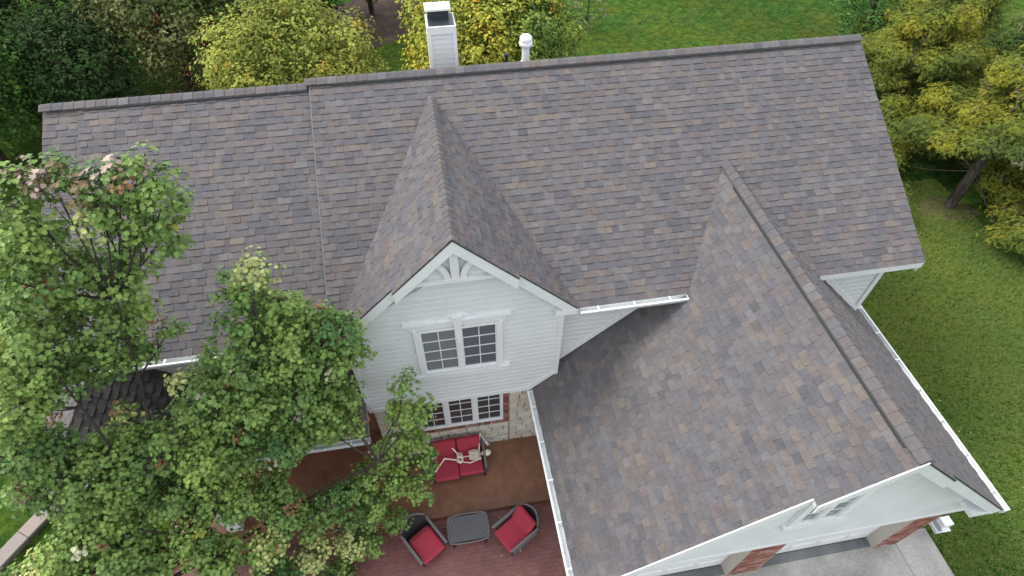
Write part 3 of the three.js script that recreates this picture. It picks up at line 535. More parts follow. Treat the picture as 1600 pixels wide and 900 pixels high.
// ---- chimney chase
{
  const x0 = -0.715, x1 = -0.085, z1 = -1.03, z0 = -1.69, top = 8.9, c = obj('chimney', [bx(x0 + 0.03, x1 - 0.03, 5, top - 0.06, z0 + .03, z1 - .03)], M.siding, house);
  const q = 0.075; obj('corner_board', [bx(x0, x0 + q, 5.5, top - 0.16, z1 - 0.06, z1), bx(x1 - q, x1, 5.5, top - 0.16, z1 - 0.06, z1), bx(x0, x0 + 0.06, 5.5, top - .16, z0, z0 + .08), bx(x1 - .06, x1, 5.5, top - .16, z0, z0 + .08), bx(x0 - 0.004, x0 + .02, 5.5, top - .16, z0 + .02, z1 - .02), bx(x0, x1, top - 0.16, top, z1 - 0.05, z1 + 0.004), bx(x0, x1, top - 0.16, top, z0, z0 + 0.06), bx(x0, x0 + 0.05, top - 0.16, top, z0 + .06, z1 - .05), bx(x1 - 0.05, x1, top - 0.16, top, z0 + .06, z1 - .05)], M.white, c);
  boards([[x0 + q, 6.9], [x1 - q, 6.9], [x1 - q, top - 0.16], [x0 + q, top - 0.16]], z1 - 0.035, 0.115, M.siding, c);
  obj('chase_cover', bx(x0 + 0.04, x1 - 0.03, top - 0.05, top + 0.012, z0 + 0.04, z1 - 0.04), M.metalDark, c);
  obj('flue_cap', [bx(x0 + 0.0, x1 - 0.07, top + 0.2, top + 0.24, z0 - 0.02, z0 + 0.36)], M.pipe, c);
  obj('flue', [bx(x0 + 0.06, x1 - 0.12, top + 0.012, top + 0.2, z0 + 0.03, z0 + 0.3)], M.metalDark, c);
}
// vent pipes
{
  const x = 1.41, z = -0.8, v = obj('vent_pipe', new THREE.CylinderGeometry(0.085, 0.085, 0.75, 20).translate(x, 8.12, z), M.pipe, house);
  obj('vent_cap', new THREE.LatheGeometry([[0.01, 0.2], [0.1, 0.185], [0.135, 0.15], [0.14, 0.08], [0.12, 0.075], [0.12, 0.05], [0.15, 0.045], [0.15, -0.03], [0.09, -0.035]].map((p) => new THREE.Vector2(...p)), 24).translate(x, 8.5, z), M.pipe, v, true);
  obj('vent_collar', new THREE.CylinderGeometry(0.1, 0.15, 0.1, 20).translate(x, 8.06, z), M.pipe, v);
  obj('plumbing_vent', [new THREE.CylinderGeometry(0.04, 0.04, 0.5, 12).translate(0.98, 8.05, -0.8), new THREE.CylinderGeometry(0.055, 0.055, 0.07, 12).translate(0.98, 8.27, -0.8)], M.black, house);
}

// ============================================================ things on the porch and patio
const FY = 0.2, PY = 0.02;
{
  const o = thing('loveseat', 'dark wicker loveseat with dark red cushions under the porch window', 'loveseat', [-1.235, FY, 4.92]);
  obj('frame', [rbox(0, 0.19, 0.01, 1.34, 0.22, 0.72, 0.03), rbox(0, 0.5, -0.37, 1.34, 0.44, 0.06, 0.025)], M.wicker, o);
  for (const s of [-1, 1]) { obj('arm', [rbox(s * 0.68, 0.58, 0.02, 0.07, 0.05, 0.8, 0.022), rbox(s * 0.68, 0.42, 0.02, 0.045, 0.3, 0.68, 0.02)], M.wickerRim, o); for (const z of [-0.34, 0.36]) obj('leg', bar([s * 0.64, 0, z], [s * 0.64, 0.14, z], 0.028), M.wickerDark, o); }
  const cz = [0.14, 0.09];
  for (const s of [-1, 1]) {
    obj('seat_cushion', rbox(s * 0.312, 0.375, cz[(s + 1) / 2], 0.612, 0.15, 0.72, 0.05, 4), M.red, o, true);
    const b = new RoundedBoxGeometry(0.605, 0.5, 0.15, 4, 0.06); b.rotateX(-0.3).translate(s * 0.31, 0.64, -0.25); obj('back_cushion', b, M.red, o, true);
  }
}
{
  // a skeleton on its back along the seat, head to the right
  const Y = FY + 0.50, o = thing('skeleton', 'white plastic skeleton lying on the loveseat with one elbow on its back', 'skeleton', [-1.2, Y, 4.93]);
  const bone = (a, b, r) => [bar(a, b, r * 1.1, r * 1.1, 8), new THREE.SphereGeometry(r * 1.8, 8, 6).translate(...a), new THREE.SphereGeometry(r * 1.7, 8, 6).translate(...b)];
  const sk = new THREE.SphereGeometry(0.095, 18, 14); { const p = sk.attributes.position; for (let i = 0; i < p.count; i++) { let x = p.getX(i), y = p.getY(i), z = p.getZ(i); if (x < 0) { z *= 1 + x * 3; y *= 1 + x * 2.0; } p.setXYZ(i, x * 1.15, y, z * 0.92); } sk.computeVertexNormals(); }
  const skull = obj('skull', [sk.translate(0.71, 0.05, 0.01)], M.bone, o, true);
  obj('jaw', [tube([[0.62, 0.05, -0.045], [0.585, 0.06, 0.01], [0.62, 0.05, 0.065]], 0.016, 10, 6), ], M.bone, skull, true);
  obj('eye_socket', [new THREE.SphereGeometry(0.024, 10, 8).translate(0.675, 0.125, -0.025), new THREE.SphereGeometry(0.024, 10, 8).translate(0.675, 0.125, 0.04), new THREE.SphereGeometry(0.012, 8, 6).translate(0.645, 0.115, 0.008)], M.boneHole, skull, true);
  const sp = []; for (let i = 0; i < 17; i++) { const t = i / 16; sp.push(new THREE.SphereGeometry(0.019, 8, 6).scale(0.7, 1, 1.2).translate(0.08 + t * 0.52, 0.02 + 0.02 * Math.sin(t * 3), 0.02 - 0.01 * t)); } sp.push(bar([0.06, 0.02, 0.02], [0.62, 0.03, 0.01], 0.012)); obj('spine', sp, M.bone, o, true);
  const rb = []; for (let i = 0; i < 8; i++) { const x = 0.28 + i * 0.031, w = 0.105 + 0.03 * Math.sin((i + 1) / 8 * 2.6); for (const s of [-1, 1]) rb.push(tube([[x, 0.015, 0.02], [x + 0.005, 0.03, 0.02 + s * w * 0.8], [x - 0.015, 0.09, 0.02 + s * w], [x - 0.02, 0.135, 0.02 + s * w * 0.5], [x, 0.14, 0.02]], 0.011, 10, 5)); } rb.push(rbox(0.38, 0.142, 0.02, 0.2, 0.015, 0.035, 0.006)); obj('ribcage', rb, M.bone, o, true);
  const pv = []; for (const s of [-1, 1]) pv.push(new THREE.TorusGeometry(0.062, 0.026, 8, 14).scale(1, 1.2, 1).rotateX(Math.PI / 2 + s * 0.5).translate(0.02, 0.045, 0.02 + s * 0.055)); pv.push(rbox(0.06, 0.03, 0.02, 0.09, 0.03, 0.07, 0.012)); obj('pelvis', pv, M.bone, o, true);
  obj('shoulder', [bar([0.53, 0.07, 0.02], [0.535, 0.08, -0.12], 0.012), bar([0.53, 0.07, 0.02], [0.535, 0.08, 0.15], 0.012), rbox(0.48, 0.03, -0.08, 0.1, 0.015, 0.07, 0.006), rbox(0.48, 0.03, 0.12, 0.1, 0.015, 0.07, 0.006)], M.bone, o);
  const hand = (p, d) => { const l = [rbox(p[0], p[1], p[2], 0.05, 0.018, 0.05, 0.008)]; for (let i = 0; i < 5; i++) { const k = (i - 2) * 0.013; l.push(bar([p[0] + d[0] * 0.02 - d[2] * k, p[1], p[2] + d[2] * 0.02 + d[0] * k], [p[0] + d[0] * (0.085 - Math.abs(i - 2) * 0.01) - d[2] * k * 1.6, p[1] - 0.012, p[2] + d[2] * (0.085 - Math.abs(i - 2) * 0.01) + d[0] * k * 1.6], 0.005, 0.004, 5)); } return l; };
  obj('arm', [...bone([0.535, 0.08, -0.12], [0.6, 0.32, -0.40], 0.014), ...bone([0.6, 0.32, -0.40], [0.73, 0.16, -0.22], 0.012)], M.bone, o); obj('hand', hand([0.74, 0.15, -0.2], [0.6, 0, 0.8]), M.bone, o);
  obj('arm', [...bone([0.535, 0.08, 0.15], [0.26, 0.05, 0.21], 0.014), ...bone([0.26, 0.05, 0.21], [0.04, 0.1, 0.17], 0.012)], M.bone, o); obj('hand', hand([0.0, 0.11, 0.15], [-0.9, 0, -0.4]), M.bone, o);
  obj('leg', [...bone([-0.01, 0.06, -0.06], [-0.33, 0.30, -0.40], 0.018), ...bone([-0.33, 0.30, -0.40], [-0.62, 0.0, -0.10], 0.016)], M.bone, o); obj('foot', [rbox(-0.66, 0.0, -0.08, 0.11, 0.03, 0.05, 0.012)], M.bone, o);
  obj('leg', [...bone([-0.01, 0.06, 0.1], [-0.36, 0.12, 0.03], 0.017), ...bone([-0.36, 0.12, 0.03], [-0.6, -0.02, 0.24], 0.015)], M.bone, o); obj('foot', [rbox(-0.63, -0.02, 0.26, 0.1, 0.03, 0.05, 0.012)], M.bone, o);
}
function armchair(pos, turn, label, back) {
  const o = thing('armchair', label, 'armchair', pos, turn, 'armchairs on the red patio');
  obj('frame', [rbox(0, 0.2, 0.0, 0.62, 0.2, 0.66, 0.03)], M.wickerDark, o);
  // curved woven back, rim on its top edge
  const pos2 = [], N = 14, P = (i, t, e) => { const a = (i / N - 0.5) * 2, x = a * 0.33, z = -0.30 - 0.17 * (1 - a * a) * (0.4 + 0.6 * t) - t * 0.1 - e, y = 0.16 + t * (0.56 + 0.08 * (1 - a * a)); return [x, y, z]; };
  const q = (a, b, c, d) => pos2.push(...a, ...b, ...c, ...a, ...c, ...d);
  for (let i = 0; i < N; i++) { q(P(i, 0, 0), P(i + 1, 0, 0), P(i + 1, 1, 0), P(i, 1, 0)); q(P(i + 1, 0, .04), P(i, 0, .04), P(i, 1, .04), P(i + 1, 1, .04)); q(P(i, 1, 0), P(i + 1, 1, 0), P(i + 1, 1, .04), P(i, 1, .04)); }
  q(P(0, 0, .04), P(0, 0, 0), P(0, 1, 0), P(0, 1, .04)); q(P(N, 0, 0), P(N, 0, .04), P(N, 1, .04), P(N, 1, 0));
  const g = new THREE.BufferGeometry(); g.setAttribute('position', new THREE.Float32BufferAttribute(pos2, 3)); g.setAttribute('uv', new THREE.Float32BufferAttribute(new Float32Array(pos2.length / 3 * 2), 2));
  const bk = obj('backrest', g, M.wickerDark, o);
  const rim = []; for (let i = 0; i <= N; i++) { const p = P(i, 1.01, 0.02); rim.push(p); } obj('rim', tube(rim, 0.022, 20, 7), M.wickerRim, bk, true);
  for (const s of [-1, 1]) {
    obj('arm', [rbox(s * 0.35, 0.58, -0.02, 0.065, 0.045, 0.84, 0.02), rbox(s * 0.35, 0.4, -0.03, 0.035, 0.34, 0.7, 0.015)], M.wickerRim, o);
    for (const z of [-0.3, 0.3]) obj('leg', bar([s * 0.29, 0, z], [s * 0.29, 0.14, z], 0.025), M.wickerDark, o);
  }
  const sc = new RoundedBoxGeometry(0.6, 0.14, 0.62, 4, 0.05).rotateX(0.03).translate(0, 0.37, 0.09); obj('seat_cushion', sc, M.red, o, true);
  if (back) { const b = new RoundedBoxGeometry(0.6, 0.52, 0.15, 4, 0.06).rotateX(-0.42).translate(0, 0.62, -0.27); obj('back_cushion', b, M.red, o, true); }
  else obj('seat_shade_strip', new RoundedBoxGeometry(0.58, 0.12, 0.16, 3, 0.05).rotateX(0.5).translate(0, 0.4, -0.22), M.redShade, o, true);  // added dark piece that paints the shade on the rear of the seat
  return o;
}
armchair([-2.22, PY, 6.76], 0.57, 'wicker armchair with bare curved back and red seat, left of the coffee table', false);
armchair([-0.10, PY, 6.86], -1.05, 'wicker armchair with red back cushion, right of the coffee table', true);
{
  const o = thing('coffee_table', 'grey woven coffee table with bowed ends between the two armchairs', 'coffee table', [-1.18, PY, 6.62]);
  const ol = []; for (let i = 0; i <= 8; i++) { const t = i / 8 * 2 - 1; ol.push([0.455 + 0.032 * (1 - t * t), t * 0.29]); } for (let i = 0; i <= 8; i++) { const t = 1 - i / 8 * 2; ol.push([-0.455 - 0.032 * (1 - t * t), t * 0.29]); }
  obj('table_top', extr(ol, 0, 0.03).rotateX(-Math.PI / 2).translate(0, 0.43, 0), M.wickerDark, o);
  const strands = []; for (let i = -14; i <= 14; i++) for (const s of [-1, 1]) { const c = i * 0.066; let P = [[-2, -2 * s + c - 0.012], [2, 2 * s + c - 0.0105], [2, 2 * s + c + 0.012], [-2, -2 * s + c + 0.0105]]; if (area(P) < 0) P.reverse(); P = clipConvex(P, area(ol) < 0 ? [...ol].reverse() : ol); if (P.length < 3) continue; strands.push(extr(P, 0, s > 0 ? 0.009 : 0.006).rotateX(-Math.PI / 2).translate(0, 0.46, 0)); }
  const w = obj('woven_strands', strands, std(lin(0.165, 0.165, 0.175), 0.6), o); w.userData.kind = 'stuff';
  obj('rim', tube(ol.map((p) => [p[0], 0.462, p[1]]), 0.016, 60, 6, true), M.wickerRim, o, true);
  obj('apron', [rbox(0, 0.34, 0, 0.82, 0.16, 0.5, 0.02)], M.wickerDark, o);
  for (const a of [-1, 1]) for (const b of [-1, 1]) obj('leg', bar([a * 0.38, 0, b * 0.24], [a * 0.38, 0.4, b * 0.24], 0.028), M.wickerDark, o);
}
{ const o = thing('utility_box', 'low white metal utility box with grey hatch at the garage corner', 'utility box', [10.28, 0, 8.36], 0.0);
  obj('body', rbox(0.1, 0.14, -0.03, 0.26, 0.28, 0.22, 0.015), M.pipe, o); obj('base', [bx(-0.2, 0.22, 0, 0.05, -0.13, 0.16), bx(-0.2, -0.185, 0.05, 0.14, -0.13, 0.16), bx(-0.185, 0.0, 0.05, 0.14, 0.145, 0.16)], M.pipe, o); obj('hatch', bx(-0.18, -0.035, 0.055, 0.1, -0.12, 0.14), std(lin(0.22, 0.23, 0.24), 0.6), o); }
{ const o = thing('garden_wall', 'low stone capped garden wall on the lawn left of the tree', 'garden wall', [-11.75, 0, 4.9], -0.58);
  obj('wall', bx(-0.14, 0.14, 0, 0.14, -1.6, 1.6), std(lin(0.2, 0.17, 0.14), 0.9, { map: texStain }), o); for (let i = 0; i < 4; i++) obj('cap_stone', rbox(0, 0.17, -1.2 + i * 0.8, 0.36, 0.06, 0.79, 0.012, 2), std(lin(0.3 + 0.02 * (i % 2), 0.255, 0.225), 0.9, { map: texFine }), o); }

// ============================================================ trees
function leafGeo(kind) {
  let out;
  if (kind === 'maple') out = [[0, -0.5], [0.2, -0.32], [0.5, -0.3], [0.36, -0.02], [0.5, 0.2], [0.22, 0.2], [0, 0.55], [-0.22, 0.2], [-0.5, 0.2], [-0.36, -0.02], [-0.5, -0.3], [-0.2, -0.32]];
  else if (kind === 'oval') out = [[0, -0.5], [0.26, -0.15], [0.24, 0.2], [0, 0.5], [-0.24, 0.2], [-0.26, -0.15]];
  const pos = [], z = (p) => 0.28 * Math.abs(p[0]) - 0.12 * p[1] * p[1];
  if (kind === 'spray') { // feathery conifer spray: a stem with short side shoots
    const blade = (a, b, w) => { const dx = b[0] - a[0], dy = b[1] - a[1], L = Math.hypot(dx, dy), nx = -dy / L * w, ny = dx / L * w; pos.push(a[0] - nx, a[1] - ny, a[2], a[0] + nx, a[1] + ny, a[2], b[0], b[1], b[2]); };
    blade([0, -0.5, 0], [0, 0.5, -0.12], 0.05);
    for (const [t, s, l] of [[-0.35, 1, 0.36], [-0.25, -1, 0.36], [-0.1, 1, 0.34], [0.0, -1, 0.32], [0.15, 1, 0.25], [0.25, -1, 0.2]]) blade([0, t, -0.02], [s * l * 0.8, t + l * 0.72, 0.03], 0.055);
  } else for (let i = 0; i < out.length; i++) { const a = out[i], b = out[(i + 1) % out.length]; pos.push(0, 0, 0, a[0], a[1], z(a), b[0], b[1], z(b)); }
  const g = new THREE.BufferGeometry(); g.setAttribute('position', new THREE.Float32BufferAttribute(pos, 3)); g.computeVertexNormals(); return g;
}
const GEO = { maple: leafGeo('maple'), oval: leafGeo('oval'), spray: leafGeo('spray') };
const leafMat = (spec, rough) => new THREE.MeshPhysicalMaterial({ color: 0xffffff, roughness: rough, side: THREE.DoubleSide, specularIntensity: spec });
const LM = { soft: leafMat(0.45, 0.5), dull: leafMat(0.15, 0.8), conifer: leafMat(0.1, 0.9) };
// clumps: [x, y, z, r]; leaves gather in small tufts over each clump
function foliage(parent, name, clumps, o) {
  const r = rng(o.seed), mats4 = [], cols = [], q = new THREE.Quaternion(), e = new THREE.Vector3(), up = new THREE.Vector3(0, 0, 1), mm = new THREE.Matrix4(), n = new THREE.Vector3(), pos = new THREE.Vector3(), q2 = new THREE.Quaternion(), ax = new THREE.Vector3(0, 0, 1);
  const sph = () => { const z = rr(r, -1, 1), a = rr(r, 0, 6.2832), s = Math.sqrt(1 - z * z); return new THREE.Vector3(s * Math.cos(a), z, s * Math.sin(a)); };
  for (const c of clumps) {
    const tufts = Math.max(3, Math.round(o.tufts * c[3] * c[3] * (o.thin ? o.thin(c) : 1))), sq = c[4] ?? 0.85, hue = c[5];
    for (let k = 0; k < tufts; k++) {
      const d = sph(); if (d.y < -0.55 && r() < 0.6) d.y *= -1;
      const rad = c[3] * (0.45 + 0.6 * Math.pow(r(), 0.6)), tc = new THREE.Vector3(c[0] + d.x * rad, c[1] + d.y * rad * sq, c[2] + d.z * rad);
      const tone = o.colour(r, tc, hue), tr = o.tuftR * rr(r, 0.6, 1.3);
      for (let i = 0; i < o.per; i++) {
        const s = sph(); pos.copy(tc).addScaledVector(s, tr * Math.cbrt(r()));
        n.copy(d).multiplyScalar(o.out ?? 0.5).addScaledVector(s, 0.55).add(new THREE.Vector3(0, o.up ?? 0.6, 0)).normalize();
        q.setFromUnitVectors(up, n); q2.setFromAxisAngle(ax, o.hang ? rr(r, -0.5, 0.5) + Math.PI : r() * 6.2832); q.multiply(q2);
        const sz = o.size * rr(r, 0.65, 1.3); mm.compose(pos, q, e.set(sz, sz, sz)); mats4.push(mm.clone());
        const f = rr(r, 0.72, 1.3); cols.push(tone[0] * f, tone[1] * f, tone[2] * f);
      }
    }
  }
  const im = new THREE.InstancedMesh(GEO[o.leaf], o.leaf === 'spray' ? LM.conifer : o.leaf === 'maple' ? LM.soft : LM.dull, mats4.length), C = new THREE.Color();
  mats4.forEach((a, i) => { im.setMatrixAt(i, a); im.setColorAt(i, C.setRGB(cols[3 * i], cols[3 * i + 1], cols[3 * i + 2])); });
  im.name = numbered(name); im.userData.kind = 'stuff'; shade(im); parent.add(im); return mats4.length;
}
// limbs that reach from the trunk to each clump
// main limbs run from the trunk to a few hubs, thinner branches fork off them to the clumps
function limbedTree(parent, base, top, r0, hubs, clumps, seed, mat) {
  const r = rng(seed), V = (a) => new THREE.Vector3(...a), t = V(top);
  obj('trunk', limb([base, V(base).lerp(t, 0.45).add(new THREE.Vector3(0.1, 0, -0.05)).toArray(), top], r0, r0 * 0.7, 12, 9), mat, parent, true);
  const curves = hubs.map((h) => { const H = V(h), d = H.clone().sub(t), a = t.clone().addScaledVector(d, 0.33).add(new THREE.Vector3(rr(r, -.35, .35), -0.7 + rr(r, -.2, .2), -0.35 + rr(r, -.25, .25))), b = t.clone().addScaledVector(d, 0.68).add(new THREE.Vector3(rr(r, -.35, .35), -0.55 + rr(r, -.2, .2), -0.25 + rr(r, -.2, .2))); obj('limb', limb([top, a.toArray(), b.toArray(), h], r0 * 0.27, r0 * 0.07, 14, 7), mat, parent, true); return new THREE.CatmullRomCurve3([t, a, b, H]); });
  const br = [];
  for (const c of clumps) {
    const C = V(c.slice(0, 3)); let best = 1e9, p = null; for (const k of curves) for (let q = 0.45; q <= 1.0001; q += 0.11) { const w = k.getPoint(q), dd = w.distanceTo(C) + (w.y > C.y ? 0.6 : 0); if (dd < best) { best = dd; p = w; } }
    if (best > 2.6) continue;
    const mid = p.clone().lerp(C, 0.5).add(new THREE.Vector3(rr(r, -.12, .12), rr(r, -.15, .05), rr(r, -.12, .12))), rad = 0.012 + 0.014 * c[3];
    br.push(limb([p.toArray(), mid.toArray(), c.slice(0, 3)], rad * 1.2, rad * 0.35, 6, 5));
    for (let i = 0; i < 4; i++) { const a = mid.clone().lerp(C, 0.2 + 0.25 * i), e = C.clone().add(new THREE.Vector3(rr(r, -1, 1), rr(r, -0.3, 0.9), rr(r, -1, 1)).multiplyScalar(c[3] * 0.9)); br.push(limb([a.toArray(), a.clone().lerp(e, 0.5).add(new THREE.Vector3(rr(r, -.05, .05), 0.03, rr(r, -.05, .05))).toArray(), e.toArray()], rad * 0.5, rad * 0.15, 4, 4)); }
  }
  obj('branches', br, mat, parent, true);
}
function skeletonTree(parent, base, top, r0, clumps, seed, mat, every = 1) {
  const r = rng(seed), b = new THREE.Vector3(...base), t = new THREE.Vector3(...top);
  obj('trunk', limb([base, [b.x + (t.x - b.x) * 0.3 + rr(r, -.1, .1), b.y + (t.y - b.y) * 0.4, b.z + (t.z - b.z) * 0.3], [b.x + (t.x - b.x) * 0.7, b.y + (t.y - b.y) * 0.72, b.z + (t.z - b.z) * 0.7], top], r0, r0 * 0.4, 14, 9), mat, parent, true);
  const br = [];
  for (let ci = 0; ci < clumps.length; ci += every) {
    const c = clumps[ci], f = Math.max(0.25, Math.min(0.95, (c[1] - b.y - 1.2 * Math.hypot(c[0] - t.x, c[2] - t.z) * 0.5) / (t.y - b.y))), s = b.clone().lerp(t, f);
    const mid = s.clone().lerp(new THREE.Vector3(c[0], c[1], c[2]), 0.55); mid.y -= 0.12 * s.distanceTo(mid); mid.x += rr(r, -.1, .1); mid.z += rr(r, -.1, .1);
    const rad = Math.max(0.012, r0 * 0.16 * c[3]); br.push(limb([s.toArray(), mid.toArray(), [c[0], c[1], c[2]]], rad * 1.5, rad * 0.35, 7, 5));
    for (let i = 0; i < 2; i++) { const a = mid.clone().lerp(new THREE.Vector3(c[0], c[1], c[2]), 0.3 + 0.3 * i), e = new THREE.Vector3(c[0] + rr(r, -1, 1) * c[3] * 0.9, c[1] + rr(r, -0.2, 0.9) * c[3], c[2] + rr(r, -1, 1) * c[3] * 0.9); br.push(limb([a.toArray(), a.clone().lerp(e, 0.5).add(new THREE.Vector3(0, 0.04, 0)).toArray(), e.toArray()], rad * 0.6, rad * 0.15, 4, 4)); }
  }
  obj('branches', br, mat, parent, true);
}
const mapleCol = (r, p, hue) => {
  if (hue === 'orange') return [0.42, 0.13, 0.03]; if (hue === 'pink' && r() < 0.62) return r() < 0.5 ? [0.36, 0.27, 0.22] : [0.22, 0.16, 0.09];
  const k = Math.max(0, Math.min(1, noise3(p.x * 1.1, p.y * 1.1, p.z * 1.1) * 0.9 + (noise3(p.x * 3.3, p.y * 3.3 + 7, p.z * 3.3) - 0.45) * 0.7)), u = r();
  if (u < 0.008) return [0.40, 0.41, 0.25]; if (u < 0.02) return [0.24, 0.13, 0.06]; if (u < 0.0225) return [0.30, 0.30, 0.05];
  if (hue === 'pale') return [0.32 + 0.1 * k, 0.36 + 0.08 * k, 0.14];
  return [0.056 + 0.165 * k, 0.125 + 0.195 * k, 0.033 + 0.036 * k];
};
// the maple in front: [x, y, z, radius, squash, tone]
const MAPLE = [
  [-5.87,10.14,5.2,0.35,.9,'pink'], [-5.51,10.22,5,0.32,.9,'pink'], [-5.28,10.05,5,0.25,.9,'pink'], [-5.05,9.92,5,0.4,.9], [-4.75,10.08,5,0.3,.9,'pink'],
  [-4.49,10.1,5,0.33,.9], [-4.51,9.58,5,0.4,.9], [-4.72,9.03,5,0.32,.9], [-5.01,9.37,5,0.42,.9], [-5.3,9.58,5,0.3,.9,'pale'],
  [-6.06,9.59,5.3,0.5,.9], [-6.51,8.96,5.4,0.55,.9], [-6.13,8.79,5.2,0.5,.9], [-5.73,8.68,5.1,0.5,.9], [-5.34,8.54,5.1,0.4,.9],
  [-6.56,8.28,5.5,0.55,.9], [-6.18,7.87,5.3,0.55,.9], [-5.79,7.76,5.1,0.35,.9], [-7.01,7.89,5.8,0.55,.9], [-6.74,7.45,5.6,0.5,.9],
  [-6.51,7.03,5.3,0.45,.9], [-6.06,7.05,5.2,0.35,.9], [-5.51,7.05,5,0.24,.9], [-5.95,6.75,5.1,0.2,.9], [-7.33,7.1,6,0.5,.9],
  [-7.77,6.41,6.3,0.5,.9], [-7.44,6.09,6.2,0.4,.9], [-7.08,7.02,6.1,0.25,.9], [-7.24,5.75,6.4,0.42,.9], [-7.78,5.57,6.5,0.38,.9],
  [-6.84,5.67,6.1,0.42,.9], [-6.62,5.65,5.6,0.22,.9,'pale'], [-6.45,5.38,6.2,0.42,.9], [-6.86,5.19,6.5,0.4,.9], [-6.33,5.56,5.9,0.3,.9],
  [-6.48,6.16,5.6,0.14,.9], [-4.23,8.01,5,0.26,.9], [-3.76,8.22,5,0.3,.9,'pale'], [-3.91,7.77,5.1,0.38,.9], [-3.6,7.43,5.2,0.42,.9],
  [-4.06,7.16,5.3,0.42,.9], [-3.64,6.71,5.3,0.5,.9], [-3.05,7.06,5.2,0.38,.9], [-2.74,6.82,5.2,0.32,.9], [-2.76,6.07,5.2,0.3,.9],
  [-3.15,6.36,5.4,0.45,.9], [-4.4,6.53,5.5,0.5,.9], [-4.95,6.38,5.5,0.4,.9], [-5.44,6.41,5.5,0.28,.9,'pale'], [-5.49,5.79,5.8,0.42,.9],
  [-5.11,5.55,5.8,0.45,.9], [-4.31,5.87,5.8,0.55,.9], [-3.71,5.79,5.6,0.5,.9], [-3.18,5.25,5.5,0.42,.9], [-3.17,4.45,5.6,0.3,.9],
  [-3.61,4.84,5.8,0.42,.9], [-4.28,4.82,6,0.5,.9], [-5.11,4.67,6.1,0.5,.9], [-5.55,5.18,6.2,0.42,.9], [-1.95,5.37,5.5,0.26,.9],
  [-1.73,4.34,5.5,0.3,.9], [-2.17,4.53,5.6,0.32,.9], [-2.13,3.48,5.7,0.4,.9], [-1.91,2.52,5.8,0.33,.9], [-2.66,3.43,5.8,0.32,.9],
  [-3.08,2.93,6,0.34,.9], [-2.47,2.53,6,0.4,.9], [-3.61,2.88,6.3,0.4,.9], [-3.15,2.22,6.4,0.42,.9], [-2.81,1.28,6.4,0.3,.9],
  [-4.12,2.57,6.5,0.42,.9], [-3.66,1.33,6.7,0.42,.9,'pale'], [-3.23,0.98,6.8,0.3,.9], [-4.48,1.56,6.9,0.42,.9,'pale'], [-4.19,0.41,7.1,0.4,.9],
  [-4.72,3.13,6.6,0.45,.9], [-5.24,3.77,6.5,0.5,.9], [-4.76,3.69,6.3,0.35,.9], [-5.83,4.03,6.5,0.5,.9], [-6.24,4.51,6.5,0.42,.9],
  [-6.18,5.12,6.3,0.28,.9], [-6.79,4.38,6.7,0.45,.9], [-7.26,4.73,6.8,0.45,.9], [-7.34,5.34,6.8,0.3,.9], [-7.69,4.42,7.1,0.45,.9],
  [-7.23,3.96,7.2,0.5,.9], [-6.68,3.28,6.9,0.16,.9,'orange'], [-6.79,3.52,7.2,0.4,.9], [-6.14,3.6,7,0.45,.9], [-5.84,2.9,7.3,0.5,.9],
  [-5.07,2.65,7,0.45,.9,'pale'], [-5.29,1.41,7.3,0.5,.9], [-8.34,4.06,7.4,0.4,.9,'pale'], [-7.73,3.84,7.5,0.45,.9], [-7.17,3.03,7.5,0.5,.9],
  [-7.76,4.79,7,0.25,.9], [-7.82,5.95,6.8,0.18,.9,'pink']];
{
  const t = thing('maple_tree', 'large green maple with pale and pink leaf tips in front of the left roof', 'tree', [0, 0, 0]);
  const cl = MAPLE.map((c) => [...c]);
  // the depth of the crown behind the clumps that show
  const r = rng(303), away = new THREE.Vector3();
  for (const c of MAPLE) { if (c[3] < 0.3) continue; away.set(c[0] + 1, c[1] - 14.56, c[2] - 11.33).normalize().multiplyScalar(c[3] * 1.15); cl.push([c[0] + away.x, c[1] + away.y, c[2] + away.z, c[3] * 0.85, 0.9]); if (c[1] < 7.8 && c[3] > 0.34) { cl.push([c[0] + away.x * 0.5 + rr(r, -.4, .4), c[1] + away.y * 0.5 + rr(r, -.3, .3), c[2] + rr(r, -.1, .3), c[3] * 0.8, 0.9]); cl.push([c[0] + away.x * 1.9, c[1] + away.y * 1.9, c[2] + away.z * 1.6, c[3] * 0.8, 0.9]); } }
  limbedTree(t, [-8.2, 0, 8.1], [-7.5, 2.6, 7.6], 0.19, [[-5.6, 8.3, 5.3], [-6.6, 7.6, 5.9], [-3.9, 7.6, 5.35], [-3.3, 6.6, 5.5], [-2.7, 3.9, 6.25], [-3.6, 3.4, 6.7], [-5.4, 4.6, 6.6], [-5.0, 6.0, 5.9], [-6.6, 4.6, 7.1], [-7.4, 5.9, 6.5]], MAPLE, 305, M.barkGrey);
  foliage(t, 'leaves', cl, { seed: 307, leaf: 'maple', tufts: 118, per: 17, tuftR: 0.15, size: 0.072, thin: (c) => c[1] > 8.4 ? 0.9 : 1, colour: mapleCol, up: 0.55, out: 0.45 });
}
